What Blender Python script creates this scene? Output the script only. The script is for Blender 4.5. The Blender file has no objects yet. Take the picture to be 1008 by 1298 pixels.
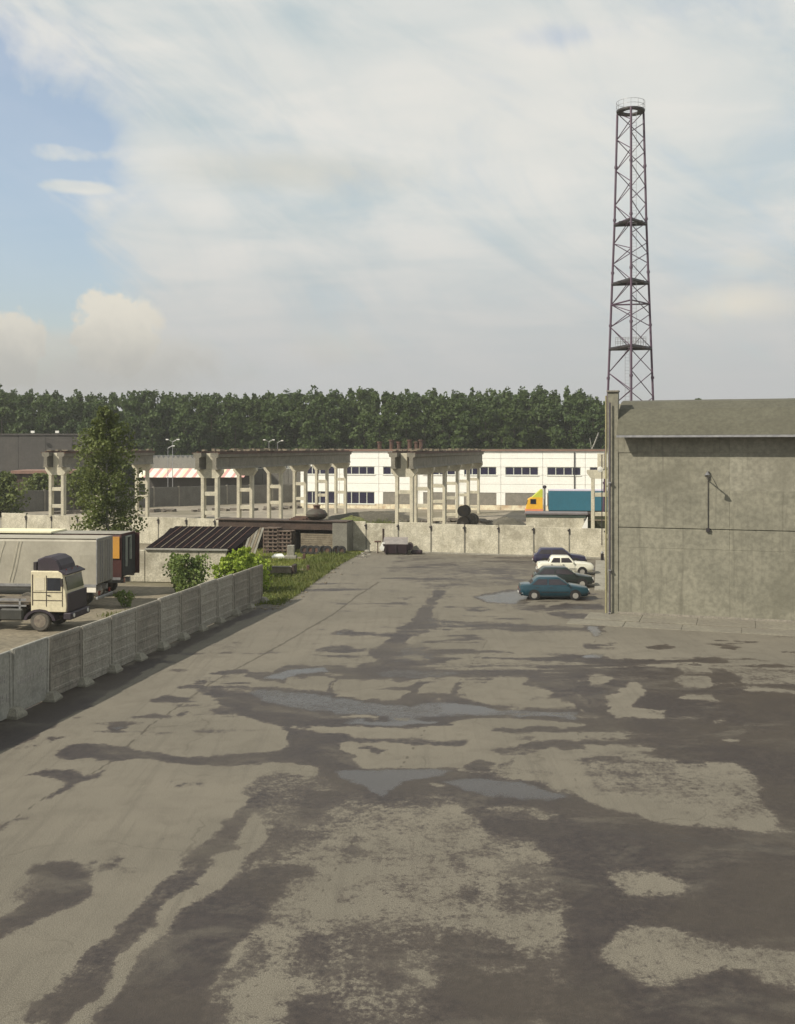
import bpy, math, random
import numpy as np
from mathutils import Vector, Matrix
random.seed(7); RNG = np.random.default_rng(7)
S = bpy.context.scene
COL = S.collection
PI = math.pi
# ------------------------------------------------------------------ camera, sky, sun
H = 9.5; F = 1300.0; HX = 504.0; HY = 568.0          # eye height (m), focal length, horizon of the photograph
cam = bpy.data.cameras.new('camera'); camo = bpy.data.objects.new('camera', cam); COL.objects.link(camo)
camo.location = (0, 0, H); camo.rotation_euler = (PI/2, 0, 0)
cam.sensor_fit = 'VERTICAL'; cam.sensor_height = 24.0; cam.sensor_width = 24.0
cam.lens = 24.0*F/1298.0; cam.shift_y = -(649.0-HY)/1298.0
cam.clip_end = 6000; S.camera = camo
S.view_settings.view_transform = 'Standard'; S.view_settings.look = 'None'
S.view_settings.exposure = 0.09; S.view_settings.gamma = 1.0; S.view_settings.use_curve_mapping = False
SUN_AZ = math.radians(240); SUN_EL = math.radians(40.5)
sd = bpy.data.lights.new('sun', 'SUN'); sd.energy = 5.0; sd.angle = math.radians(0.7); sd.color = (1.0, 0.92, 0.78)
so = bpy.data.objects.new('sun', sd); COL.objects.link(so)
to_sun = Vector((math.sin(SUN_AZ)*math.cos(SUN_EL), math.cos(SUN_AZ)*math.cos(SUN_EL), math.sin(SUN_EL)))
so.rotation_euler = to_sun.to_track_quat('Z', 'Y').to_euler(); so.location = (-60, -40, 80)

class NT:
    """small node-tree helper"""
    def __init__(s, t): s.t = t; s.n = t.nodes; s.l = t.links
    def new(s, typ, **kw):
        n = s.n.new(typ)
        for k, v in kw.items(): setattr(n, k, v)
        return n
    def put(s, sock, v):
        if v is None: return
        if isinstance(v, bpy.types.NodeSocket): s.l.new(v, sock)
        else:
            if sock.type == 'RGBA' and isinstance(v, (tuple, list)) and len(v) == 3: v = (*v, 1)
            sock.default_value = v
    def m(s, op, a, b=None, c=None, clamp=False):
        n = s.new('ShaderNodeMath', operation=op); n.use_clamp = clamp
        s.put(n.inputs[0], a); s.put(n.inputs[1], b)
        if c is not None: s.put(n.inputs[2], c)
        return n.outputs[0]
    def noise(s, vec, scale, detail=4, rough=.55, dist=0):
        n = s.new('ShaderNodeTexNoise'); s.put(n.inputs['Vector'], vec)
        n.inputs['Scale'].default_value = scale; n.inputs['Detail'].default_value = detail
        n.inputs['Roughness'].default_value = rough; n.inputs['Distortion'].default_value = dist
        return n.outputs['Fac']
    def sm(s, x, a, b, lo=0., hi=1.):
        n = s.new('ShaderNodeMapRange', interpolation_type='SMOOTHSTEP')
        s.put(n.inputs[0], x); s.put(n.inputs[1], a); s.put(n.inputs[2], b); s.put(n.inputs[3], lo); s.put(n.inputs[4], hi)
        return n.outputs[0]
    def mix(s, f, a, b, mode='MIX'):
        n = s.new('ShaderNodeMix', data_type='RGBA', blend_type=mode)
        s.put(n.inputs[0], f); s.put(n.inputs[6], a); s.put(n.inputs[7], b)
        return n.outputs[2]
    def scale3(s, v, x, y, z):
        n = s.new('ShaderNodeVectorMath', operation='MULTIPLY'); s.put(n.inputs[0], v); n.inputs[1].default_value = (x, y, z)
        return n.outputs[0]
    def comb(s, x, y, z):
        n = s.new('ShaderNodeCombineXYZ'); s.put(n.inputs[0], x); s.put(n.inputs[1], y); s.put(n.inputs[2], z); return n.outputs[0]

w = bpy.data.worlds.new('World'); S.world = w; w.use_nodes = True
t = NT(w.node_tree); t.n.clear()
out = t.new('ShaderNodeOutputWorld')
sky = t.new('ShaderNodeTexSky', sky_type='NISHITA'); sky.sun_disc = False
sky.sun_elevation = SUN_EL; sky.sun_rotation = SUN_AZ; sky.air_density = 1.1; sky.dust_density = 3.0; sky.ozone_density = 0.5
bg1 = t.new('ShaderNodeBackground'); t.put(bg1.inputs[0], sky.outputs[0]); bg1.inputs[1].default_value = 0.165
tc = t.new('ShaderNodeTexCoord'); sep = t.new('ShaderNodeSeparateXYZ'); t.put(sep.inputs[0], tc.outputs['Generated'])
X, Y, Z = sep.outputs
az = t.m('ARCTAN2', X, Y); el = t.m('ARCSINE', Z)
# clouds: high sheet projected on a plane, so streaks flatten towards the horizon
zz = t.m('ADD', t.m('MAXIMUM', Z, 0.0), 0.16)
pl = t.comb(t.m('DIVIDE', X, zz), t.m('DIVIDE', Y, zz), 0.0)
nA = t.noise(pl, 0.75, 6, .5, .9); nB = t.noise(t.scale3(pl, 1.5, 2.6, 1), 1.3, 5, .5, .6)
ang = t.comb(az, el, 0.0)
nw = t.noise(ang, 7.0, 6, .55, .4); nw2 = t.noise(ang, 26.0, 6, .62, .2)
nst = t.noise(t.scale3(ang, 1.0, 4.5, 1.0), 5.0, 6, .55, .6)
def AZ(px): return math.atan((px-HX)/F)
def EL(px, py): return math.atan((HY-py)/math.hypot(F, px-HX))
def blob(px, py, rx, ry, wob=.5, src=None):
    dx = t.m('MULTIPLY', t.m('SUBTRACT', az, AZ(px)), F/rx); dy = t.m('MULTIPLY', t.m('SUBTRACT', el, EL(px, py)), F/ry)
    d = t.m('SQRT', t.m('ADD', t.m('MULTIPLY', dx, dx), t.m('MULTIPLY', dy, dy)))
    return t.m('ADD', d, t.m('MULTIPLY', t.m('SUBTRACT', src or nw, .5), wob))
def soft(px, py, rx, ry, wob=.9, a=1.25, b=.45, src=None, k=1.0): return t.m('MULTIPLY', t.sm(blob(px, py, rx, ry, wob, src), b, a, 1.0, 0.0), k)
rot = t.comb(t.m('ADD', t.m('MULTIPLY', az, .83), t.m('MULTIPLY', el, -.56)), t.m('MULTIPLY', t.m('ADD', t.m('MULTIPLY', az, .56), t.m('MULTIPLY', el, .83)), 2.6), 0.0)
ndg = t.noise(rot, 4.2, 8, .6, .7)
cover = t.m('ADD', t.m('ADD', .78, t.m('MULTIPLY', t.m('SUBTRACT', ndg, .5), 1.5)), t.m('MULTIPLY', t.m('SUBTRACT', nA, .5), .9))
for a_ in ((-50, 150, 230, 125, 1.3, 1.35, .1), (-5, 300, 190, 130, 1.4, 1.5, .1), (-130, 400, 200, 110, .8), (705, 46, 85, 16, 1.9, 1.6, .0), (-330, 200, 330, 260, .8)):
    k = 0.42 if a_[2] < 100 else .92
    cover = t.m('SUBTRACT', cover, soft(*a_, k=k))
for a_ in ((75, 192, 75, 13, 1.2), (100, 237, 44, 9, .8), (-60, 215, 80, 10, 1.0)):
    cover = t.m('ADD', cover, soft(*a_, src=nst, k=.6))
cover = t.m('ADD', cover, t.sm(el, 0.0, 0.06, .3, 0.0))
cm = t.m('MAXIMUM', t.sm(cover, -0.24, 0.80), .24)
shade = t.m('ADD', t.m('MULTIPLY', t.sm(nB, .32, .68), .35), t.m('ADD', t.m('MULTIPLY', t.sm(nst, .34, .66), .3), t.m('MULTIPLY', t.sm(ndg, .36, .62), .45)))
ccol = t.mix(shade, (.47, .55, .575), (.72, .715, .68))
ccol = t.mix(t.sm(el, 0.02, .26, 1.0, 0.0), ccol, (.485, .49, .49))
bright = t.m('MAXIMUM', soft(690, 130, 330, 130, .9, 1.5, .1), soft(350, 100, 110, 60, .9, 1.4, .1, k=.7))
ccol = t.mix(t.m('MULTIPLY', bright, .65), ccol, (.73, .72, .675))
ccol = t.mix(soft(340, 215, 150, 26, 1.6, 1.5, .1, src=nst, k=.55), ccol, (.62, .60, .53))
# heaps of cumulus low in the west
cu = t.m('MAXIMUM', soft(148, 428, 56, 58, 1.5, 1.1, .8, src=nw2), soft(12, 442, 50, 46, 1.5, 1.1, .8, src=nw2))
cu = t.m('MAXIMUM', cu, soft(95, 462, 190, 46, 1.0, 1.3, .5, src=nw2, k=.8)); cu = t.m('MAXIMUM', cu, soft(-150, 455, 120, 50, 1.3, 1.1, .7, src=nw2))
cu = t.m('MAXIMUM', cu, soft(430, 440, 60, 24, 1.4, 1.4, .3, src=nw2, k=.35))
cu = t.m('MAXIMUM', cu, soft(935, 385, 60, 22, 1.3, 1.5, .2, src=nw2, k=.8)); cu = t.m('MAXIMUM', cu, soft(940, 335, 26, 16, 1.3, 1.5, .2, src=nw2, k=.45))
cucol = t.mix(t.sm(t.m('ADD', el, t.m('MULTIPLY', nw2, .05)), .085, .17), (.44, .435, .41), (.72, .68, .59))
ccol = t.mix(cu, ccol, cucol); cm = t.m('MAXIMUM', cm, t.m('MULTIPLY', cu, .97))
bg2 = t.new('ShaderNodeBackground'); t.put(bg2.inputs[0], ccol); bg2.inputs[1].default_value = 1.0
mx = t.new('ShaderNodeMixShader'); t.put(mx.inputs[0], cm); t.put(mx.inputs[1], bg1.outputs[0]); t.put(mx.inputs[2], bg2.outputs[0])
t.put(out.inputs[0], mx.outputs[0])

# ------------------------------------------------------------------ helpers
def G(px, py, z=0.0):                      # photograph point lying at height z -> world point
    Yd = (H-z)*F/(py-HY); return Vector(((px-HX)*Yd/F, Yd, z))
def P(px, py, Yd): return Vector(((px-HX)*Yd/F, Yd, H-(py-HY)*Yd/F))
def PX(px, Yd): return (px-HX)*Yd/F
class MB:
    def __init__(s): s.v = []; s.f = []
    def _add(s, vs, fs):
        o = len(s.v); s.v += [tuple(v) for v in vs]; s.f += [tuple(i+o for i in f) for f in fs]; return s
    def box(s, x0, x1, y0, y1, z0, z1, M=None):
        vs = [Vector((x, y, z)) for z in (z0, z1) for y in (y0, y1) for x in (x0, x1)]
        if M is not None: vs = [M @ v for v in vs]
        return s._add(vs, [(0,2,3,1),(4,5,7,6),(0,1,5,4),(2,6,7,3),(0,4,6,2),(1,3,7,5)])
    def cbox(s, x0, x1, y0, y1, z0, z1, c=.02):   # box with chamfered front edges (all 12)
        vs = []; 
        for (X_, sx) in ((x0, 1), (x1, -1)):
            for (Y_, sy) in ((y0, 1), (y1, -1)):
                for (Z_, sz) in ((z0, 1), (z1, -1)):
                    vs += [(X_, Y_+sy*c, Z_+sz*c), (X_+sx*c, Y_, Z_+sz*c), (X_+sx*c, Y_+sy*c, Z_)]
        def i(a, b, d, k): return ((a*2+b)*2+d)*3+k
        fs = []
        for a in (0, 1):
            q = [i(a,0,0,0), i(a,0,1,0), i(a,1,1,0), i(a,1,0,0)]; fs.append(q if a == 0 else q[::-1])
            q = [i(0,a,0,1), i(1,a,0,1), i(1,a,1,1), i(0,a,1,1)]; fs.append(q if a == 0 else q[::-1])
            q = [i(0,0,a,2), i(0,1,a,2), i(1,1,a,2), i(1,0,a,2)]; fs.append(q if a == 0 else q[::-1])
        for a in (0, 1):
            for b in (0, 1):
                fs.append([i(0,a,b,1), i(0,a,b,2), i(1,a,b,2), i(1,a,b,1)])
                fs.append([i(a,0,b,0), i(a,0,b,2), i(a,1,b,2), i(a,1,b,0)])
                fs.append([i(a,b,0,0), i(a,b,0,1), i(a,b,1,1), i(a,b,1,0)])
                for d in (0, 1): fs.append([i(a,b,d,0), i(a,b,d,1), i(a,b,d,2)])
        return s._add(vs, fs)
    def tube(s, a, b, r, r2=None, n=8, caps=True):
        a = Vector(a); b = Vector(b); r2 = r if r2 is None else r2
        d = (b-a).normalized(); u = d.orthogonal().normalized(); w_ = d.cross(u)
        vs = []
        for k in range(n):
            c, q = math.cos(2*PI*k/n), math.sin(2*PI*k/n)
            vs.append(a+(u*c+w_*q)*r); vs.append(b+(u*c+w_*q)*r2)
        fs = [(2*k, (2*k+2) % (2*n), (2*k+3) % (2*n), 2*k+1) for k in range(n)]
        if caps: fs += [tuple(2*k for k in reversed(range(n))), tuple(2*k+1 for k in range(n))]
        return s._add(vs, fs)
    def path(s, pts, r, n=6):
        for a, b in zip(pts, pts[1:]): s.tube(a, b, r, n=n)
        return s
    def prism(s, poly, y0, y1):                # poly in (x,z), extruded along y
        n = len(poly)
        vs = [(x, y0, z) for x, z in poly]+[(x, y1, z) for x, z in poly]
        return s._add(vs, [tuple(range(n)), tuple(reversed(range(n, 2*n)))]+[(k, k+n, (k+1) % n+n, (k+1) % n) for k in range(n)])
    def prismx(s, poly, x0, x1):               # poly in (y,z), extruded along x
        n = len(poly)
        vs = [(x0, y, z) for y, z in poly]+[(x1, y, z) for y, z in poly]
        return s._add(vs, [tuple(reversed(range(n))), tuple(range(n, 2*n))]+[(k, (k+1) % n, (k+1) % n+n, k+n) for k in range(n)])
    def quad(s, a, b, c, d, th=0.0):
        a, b, c, d = map(Vector, (a, b, c, d))
        if th == 0: return s._add([a, b, c, d], [(0,1,2,3)])
        nn = (b-a).cross(d-a).normalized()*th
        return s._add([a, b, c, d, a-nn, b-nn, c-nn, d-nn], [(0,1,2,3),(7,6,5,4),(0,4,5,1),(1,5,6,2),(2,6,7,3),(3,7,4,0)])
    def lathe(s, prof, n=16, M=None):          # (r,z) profile about z
        vs = []
        for r, z in prof:
            for k in range(n): vs.append(Vector((r*math.cos(2*PI*k/n), r*math.sin(2*PI*k/n), z)))
        if M is not None: vs = [M @ v for v in vs]
        fs = []
        for j in range(len(prof)-1):
            for k in range(n): fs.append((j*n+k, j*n+(k+1) % n, (j+1)*n+(k+1) % n, (j+1)*n+k))
        fs.append(tuple(reversed(range(n)))); fs.append(tuple((len(prof)-1)*n+k for k in range(n)))
        return s._add(vs, fs)
    def loft(s, rings, caps=True):
        n = len(rings[0]); vs = [v for r in rings for v in r]; fs = []
        for j in range(len(rings)-1):
            for k in range(n): fs.append((j*n+k, j*n+(k+1) % n, (j+1)*n+(k+1) % n, (j+1)*n+k))
        if caps: fs.append(tuple(reversed(range(n)))); fs.append(tuple((len(rings)-1)*n+k for k in range(n)))
        return s._add(vs, fs)
    def mesh(s, name, m, smooth=False):
        me = bpy.data.meshes.new(name); me.from_pydata(s.v, [], s.f)
        me.materials.append(m); me.validate()
        import bmesh
        b = bmesh.new(); b.from_mesh(me); bmesh.ops.recalc_face_normals(b, faces=b.faces); b.to_mesh(me); b.free()
        if smooth:
            me.shade_smooth()
            try: me.set_sharp_from_angle(angle=math.radians(38))
            except Exception: pass
        return me
    def build(s, name, m, parent=None, smooth=False, loc=None, rz=0):
        return put(name, s.mesh(name, m, smooth), parent, loc, rz)
def put(name, me, parent=None, loc=None, rz=0):
    o = bpy.data.objects.new(name, me); COL.objects.link(o)
    if parent: o.parent = parent
    if loc is not None: o.location = loc
    if rz: o.rotation_euler = (0, 0, rz)
    return o
def tag(o, label=None, cat=None, group=None, kind=None):
    if label: o['label'] = label
    if cat: o['category'] = cat
    if group: o['group'] = group
    if kind: o['kind'] = kind
    return o
def thing(name, label, cat, loc=(0, 0, 0), rz=0, group=None):
    o = bpy.data.objects.new(name, None); COL.objects.link(o); o.empty_display_size = .3
    o.location = loc; o.rotation_euler = (0, 0, rz)
    return tag(o, label, cat, group)
def children(o): return [c for c in bpy.data.objects if c.parent is o]
def copy_tree(o, parent=None, kids=None):
    c = o.copy(); COL.objects.link(c); c.parent = parent
    for ch in children(o): copy_tree(ch, c)
    return c
def fast_quads(name, V, m, smooth=False):      # V: (n,4,3)
    n = len(V); me = bpy.data.meshes.new(name)
    me.vertices.add(4*n); me.vertices.foreach_set('co', V.astype(np.float32).ravel())
    me.loops.add(4*n); me.loops.foreach_set('vertex_index', np.arange(4*n, dtype=np.int32))
    me.polygons.add(n); me.polygons.foreach_set('loop_start', np.arange(0, 4*n, 4, dtype=np.int32))
    me.polygons.foreach_set('loop_total', np.full(n, 4, dtype=np.int32))
    me.materials.append(m); me.update(calc_edges=True); return me

# ------------------------------------------------------------------ materials
MATS = {}
ALB = .72                               # common scale of the darker base colours
def mat(name, c1, c2=None, scale=1.5, rough=.85, bump=.15, fine=.25, streak=0.0, metal=0.0, stain=None, stain_amt=.5, bscale=None, spec=.5, coat=0):
    if name in MATS: return MATS[name]
    m = bpy.data.materials.new(name); m.use_nodes = True; T = NT(m.node_tree)
    b = T.n['Principled BSDF']; geo = T.new('ShaderNodeNewGeometry'); pos = geo.outputs['Position']
    c2 = c2 or tuple(x*.72 for x in c1)
    if max(c1) < .53 and not metal: c1 = tuple(x*ALB for x in c1); c2 = tuple(x*ALB for x in c2); stain = stain and tuple(x*ALB for x in stain)
    n1 = T.noise(pos, scale, 6, .6, .3); n2 = T.noise(pos, scale*9, 3, .6)
    col = T.mix(T.sm(n1, .32, .68), c1, c2)
    if fine: col = T.mix(1.0, col, T.mix(T.sm(n2, .25, .75), (1-fine,)*3, (1+fine*.5,)*3), 'MULTIPLY')
    if streak:                                  # rain streaks running down faces
        n3 = T.noise(T.scale3(pos, 1, 1, .07), 2.3, 5, .65)
        col = T.mix(T.m('MULTIPLY', T.sm(n3, .52, .72), streak), col, tuple(x*.45 for x in c1))
    if stain:
        n4 = T.noise(pos, scale*.45, 5, .65, .5)
        col = T.mix(T.m('MULTIPLY', T.sm(n4, .5, .66), stain_amt), col, stain)
    T.put(b.inputs['Base Color'], col); b.inputs['Roughness'].default_value = rough; b.inputs['Metallic'].default_value = metal
    b.inputs['Specular IOR Level'].default_value = spec
    if coat: b.inputs['Coat Weight'].default_value = coat; b.inputs['Coat Roughness'].default_value = .08
    if bump:
        bn = T.new('ShaderNodeBump'); bn.inputs['Strength'].default_value = bump; bn.inputs['Distance'].default_value = .03
        T.put(bn.inputs['Height'], T.noise(pos, bscale or scale*6, 5, .6)); T.put(b.inputs['Normal'], bn.outputs[0])
    MATS[name] = m; return m
def leafmat(name, c1, c2, scale=.5, c3=None):
    m = bpy.data.materials.new(name); m.use_nodes = True; T = NT(m.node_tree); b = T.n['Principled BSDF']
    geo = T.new('ShaderNodeNewGeometry'); pos = geo.outputs['Position']
    f = T.sm(T.noise(pos, scale, 3, .6), .35, .65)
    col = T.mix(f, c1, c2)
    col = T.mix(T.m('MULTIPLY', geo.outputs['Random Per Island'], .55), col, c3 or tuple(x*1.5 for x in c2))
    T.put(b.inputs['Base Color'], col); b.inputs['Roughness'].default_value = .65; b.inputs['Specular IOR Level'].default_value = .25
    tr = T.new('ShaderNodeBsdfTranslucent'); T.put(tr.inputs[0], T.mix(1.0, col, (1.2, 1.25, .6), 'MULTIPLY'))
    mx_ = T.new('ShaderNodeMixShader'); mx_.inputs[0].default_value = .25
    T.put(mx_.inputs[1], b.outputs[0]); T.put(mx_.inputs[2], tr.outputs[0]); T.put(T.n['Material Output'].inputs[0], mx_.outputs[0])
    return m
def glass(name, c=(.03, .035, .05), rough=.08):
    m = mat(name, c, tuple(x*.7 for x in c), rough=rough, bump=.02, fine=0, spec=.6); return m
CONC = mat('grey_concrete', (.27, .26, .215), (.21, .20, .165), 1.1, .9, .35, .25, .35)
CONC_D = mat('dark_weathered_concrete', (.38, .345, .285), (.30, .275, .23), 1.2, .9, .35, .3, .4)
CONC_L = mat('pale_concrete', (.42, .40, .34), (.31, .29, .24), 1.4, .9, .3, .25, .35)
WHITEW = mat('whitewashed_concrete', (.56, .525, .42), (.42, .39, .30), 1.0, .9, .3, .3, .6, stain=(.22, .20, .15), stain_amt=.55)
FADED = mat('faded_white_paint_on_concrete', (.47, .455, .40), (.38, .37, .32), 1.0, .9, .3, .2, .3, stain=(.17, .165, .15), stain_amt=.5)
WPAN = mat('white_facade_panel', (.88, .875, .82), (.84, .835, .78), .5, .8, .08, .08, .05)
WSTN = mat('white_facade_rust_streaks', (.80, .75, .56), (.64, .53, .38), 1.1, .85, .1, .2, .6, stain=(.35, .2, .1), stain_amt=.5)
BRICKF = mat('grey_infill', (.36, .33, .28), (.28, .26, .22), 2.0, .9, .2, .3, .2)
RUST = mat('rusty_metal', (.16, .075, .045), (.09, .05, .04), 2.5, .75, .2, .3)
RUSTR = mat('reddish_roof_edge', (.38, .22, .17), (.28, .17, .13), 1.5, .8, .2, .2)
STEEL = mat('painted_steel_lattice', (.115, .06, .10), (.085, .05, .085), .6, .55, .05, .1)
GALV = mat('galvanised_steel', (.34, .34, .34), (.24, .24, .25), 3, .5, .05, .1, metal=.5)
DARK = mat('black_rubber', (.022, .021, .022), (.03, .028, .026), 4, .8, .1, .2)
DARKM = mat('dark_painted_metal', (.03, .026, .03), (.045, .035, .035), 2, .5, .05, .2)
ROOFF = mat('grey_roofing_felt', (.140, .135, .098), (.118, .113, .082), .55, .95, .25, .2, 0, stain=(.10, .095, .07), stain_amt=.5)
TAR = mat('tarred_black_roofing', (.018, .012, .014), (.011, .008, .010), 1.5, .95, .2, .3, spec=.08)
WOOD = mat('weathered_planks', (.33, .28, .2), (.22, .18, .125), 2.2, .85, .25, .3)
WOODD = mat('dark_brown_wood', (.085, .055, .04), (.05, .035, .03), 2.2, .85, .25, .3)
DIRT = mat('packed_dirt', (.30, .255, .18), (.215, .185, .13), .35, .95, .5, .35, 0, stain=(.13, .12, .06), stain_amt=.6, bscale=5)
GRASSB = mat('grass_soil', (.14, .17, .045), (.19, .18, .07), .8, .95, .5, .4)
GLASS = glass('dark_window_glass'); GLASSV = glass('violet_dark_window_glass', (.035, .032, .075), .15)
BARK = mat('brown_bark', (.12, .095, .07), (.08, .065, .05), 3, .9, .4, .3)
BIRCH = mat('white_birch_bark', (.5, .48, .42), (.2, .19, .17), 4, .85, .3, .3)
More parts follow.
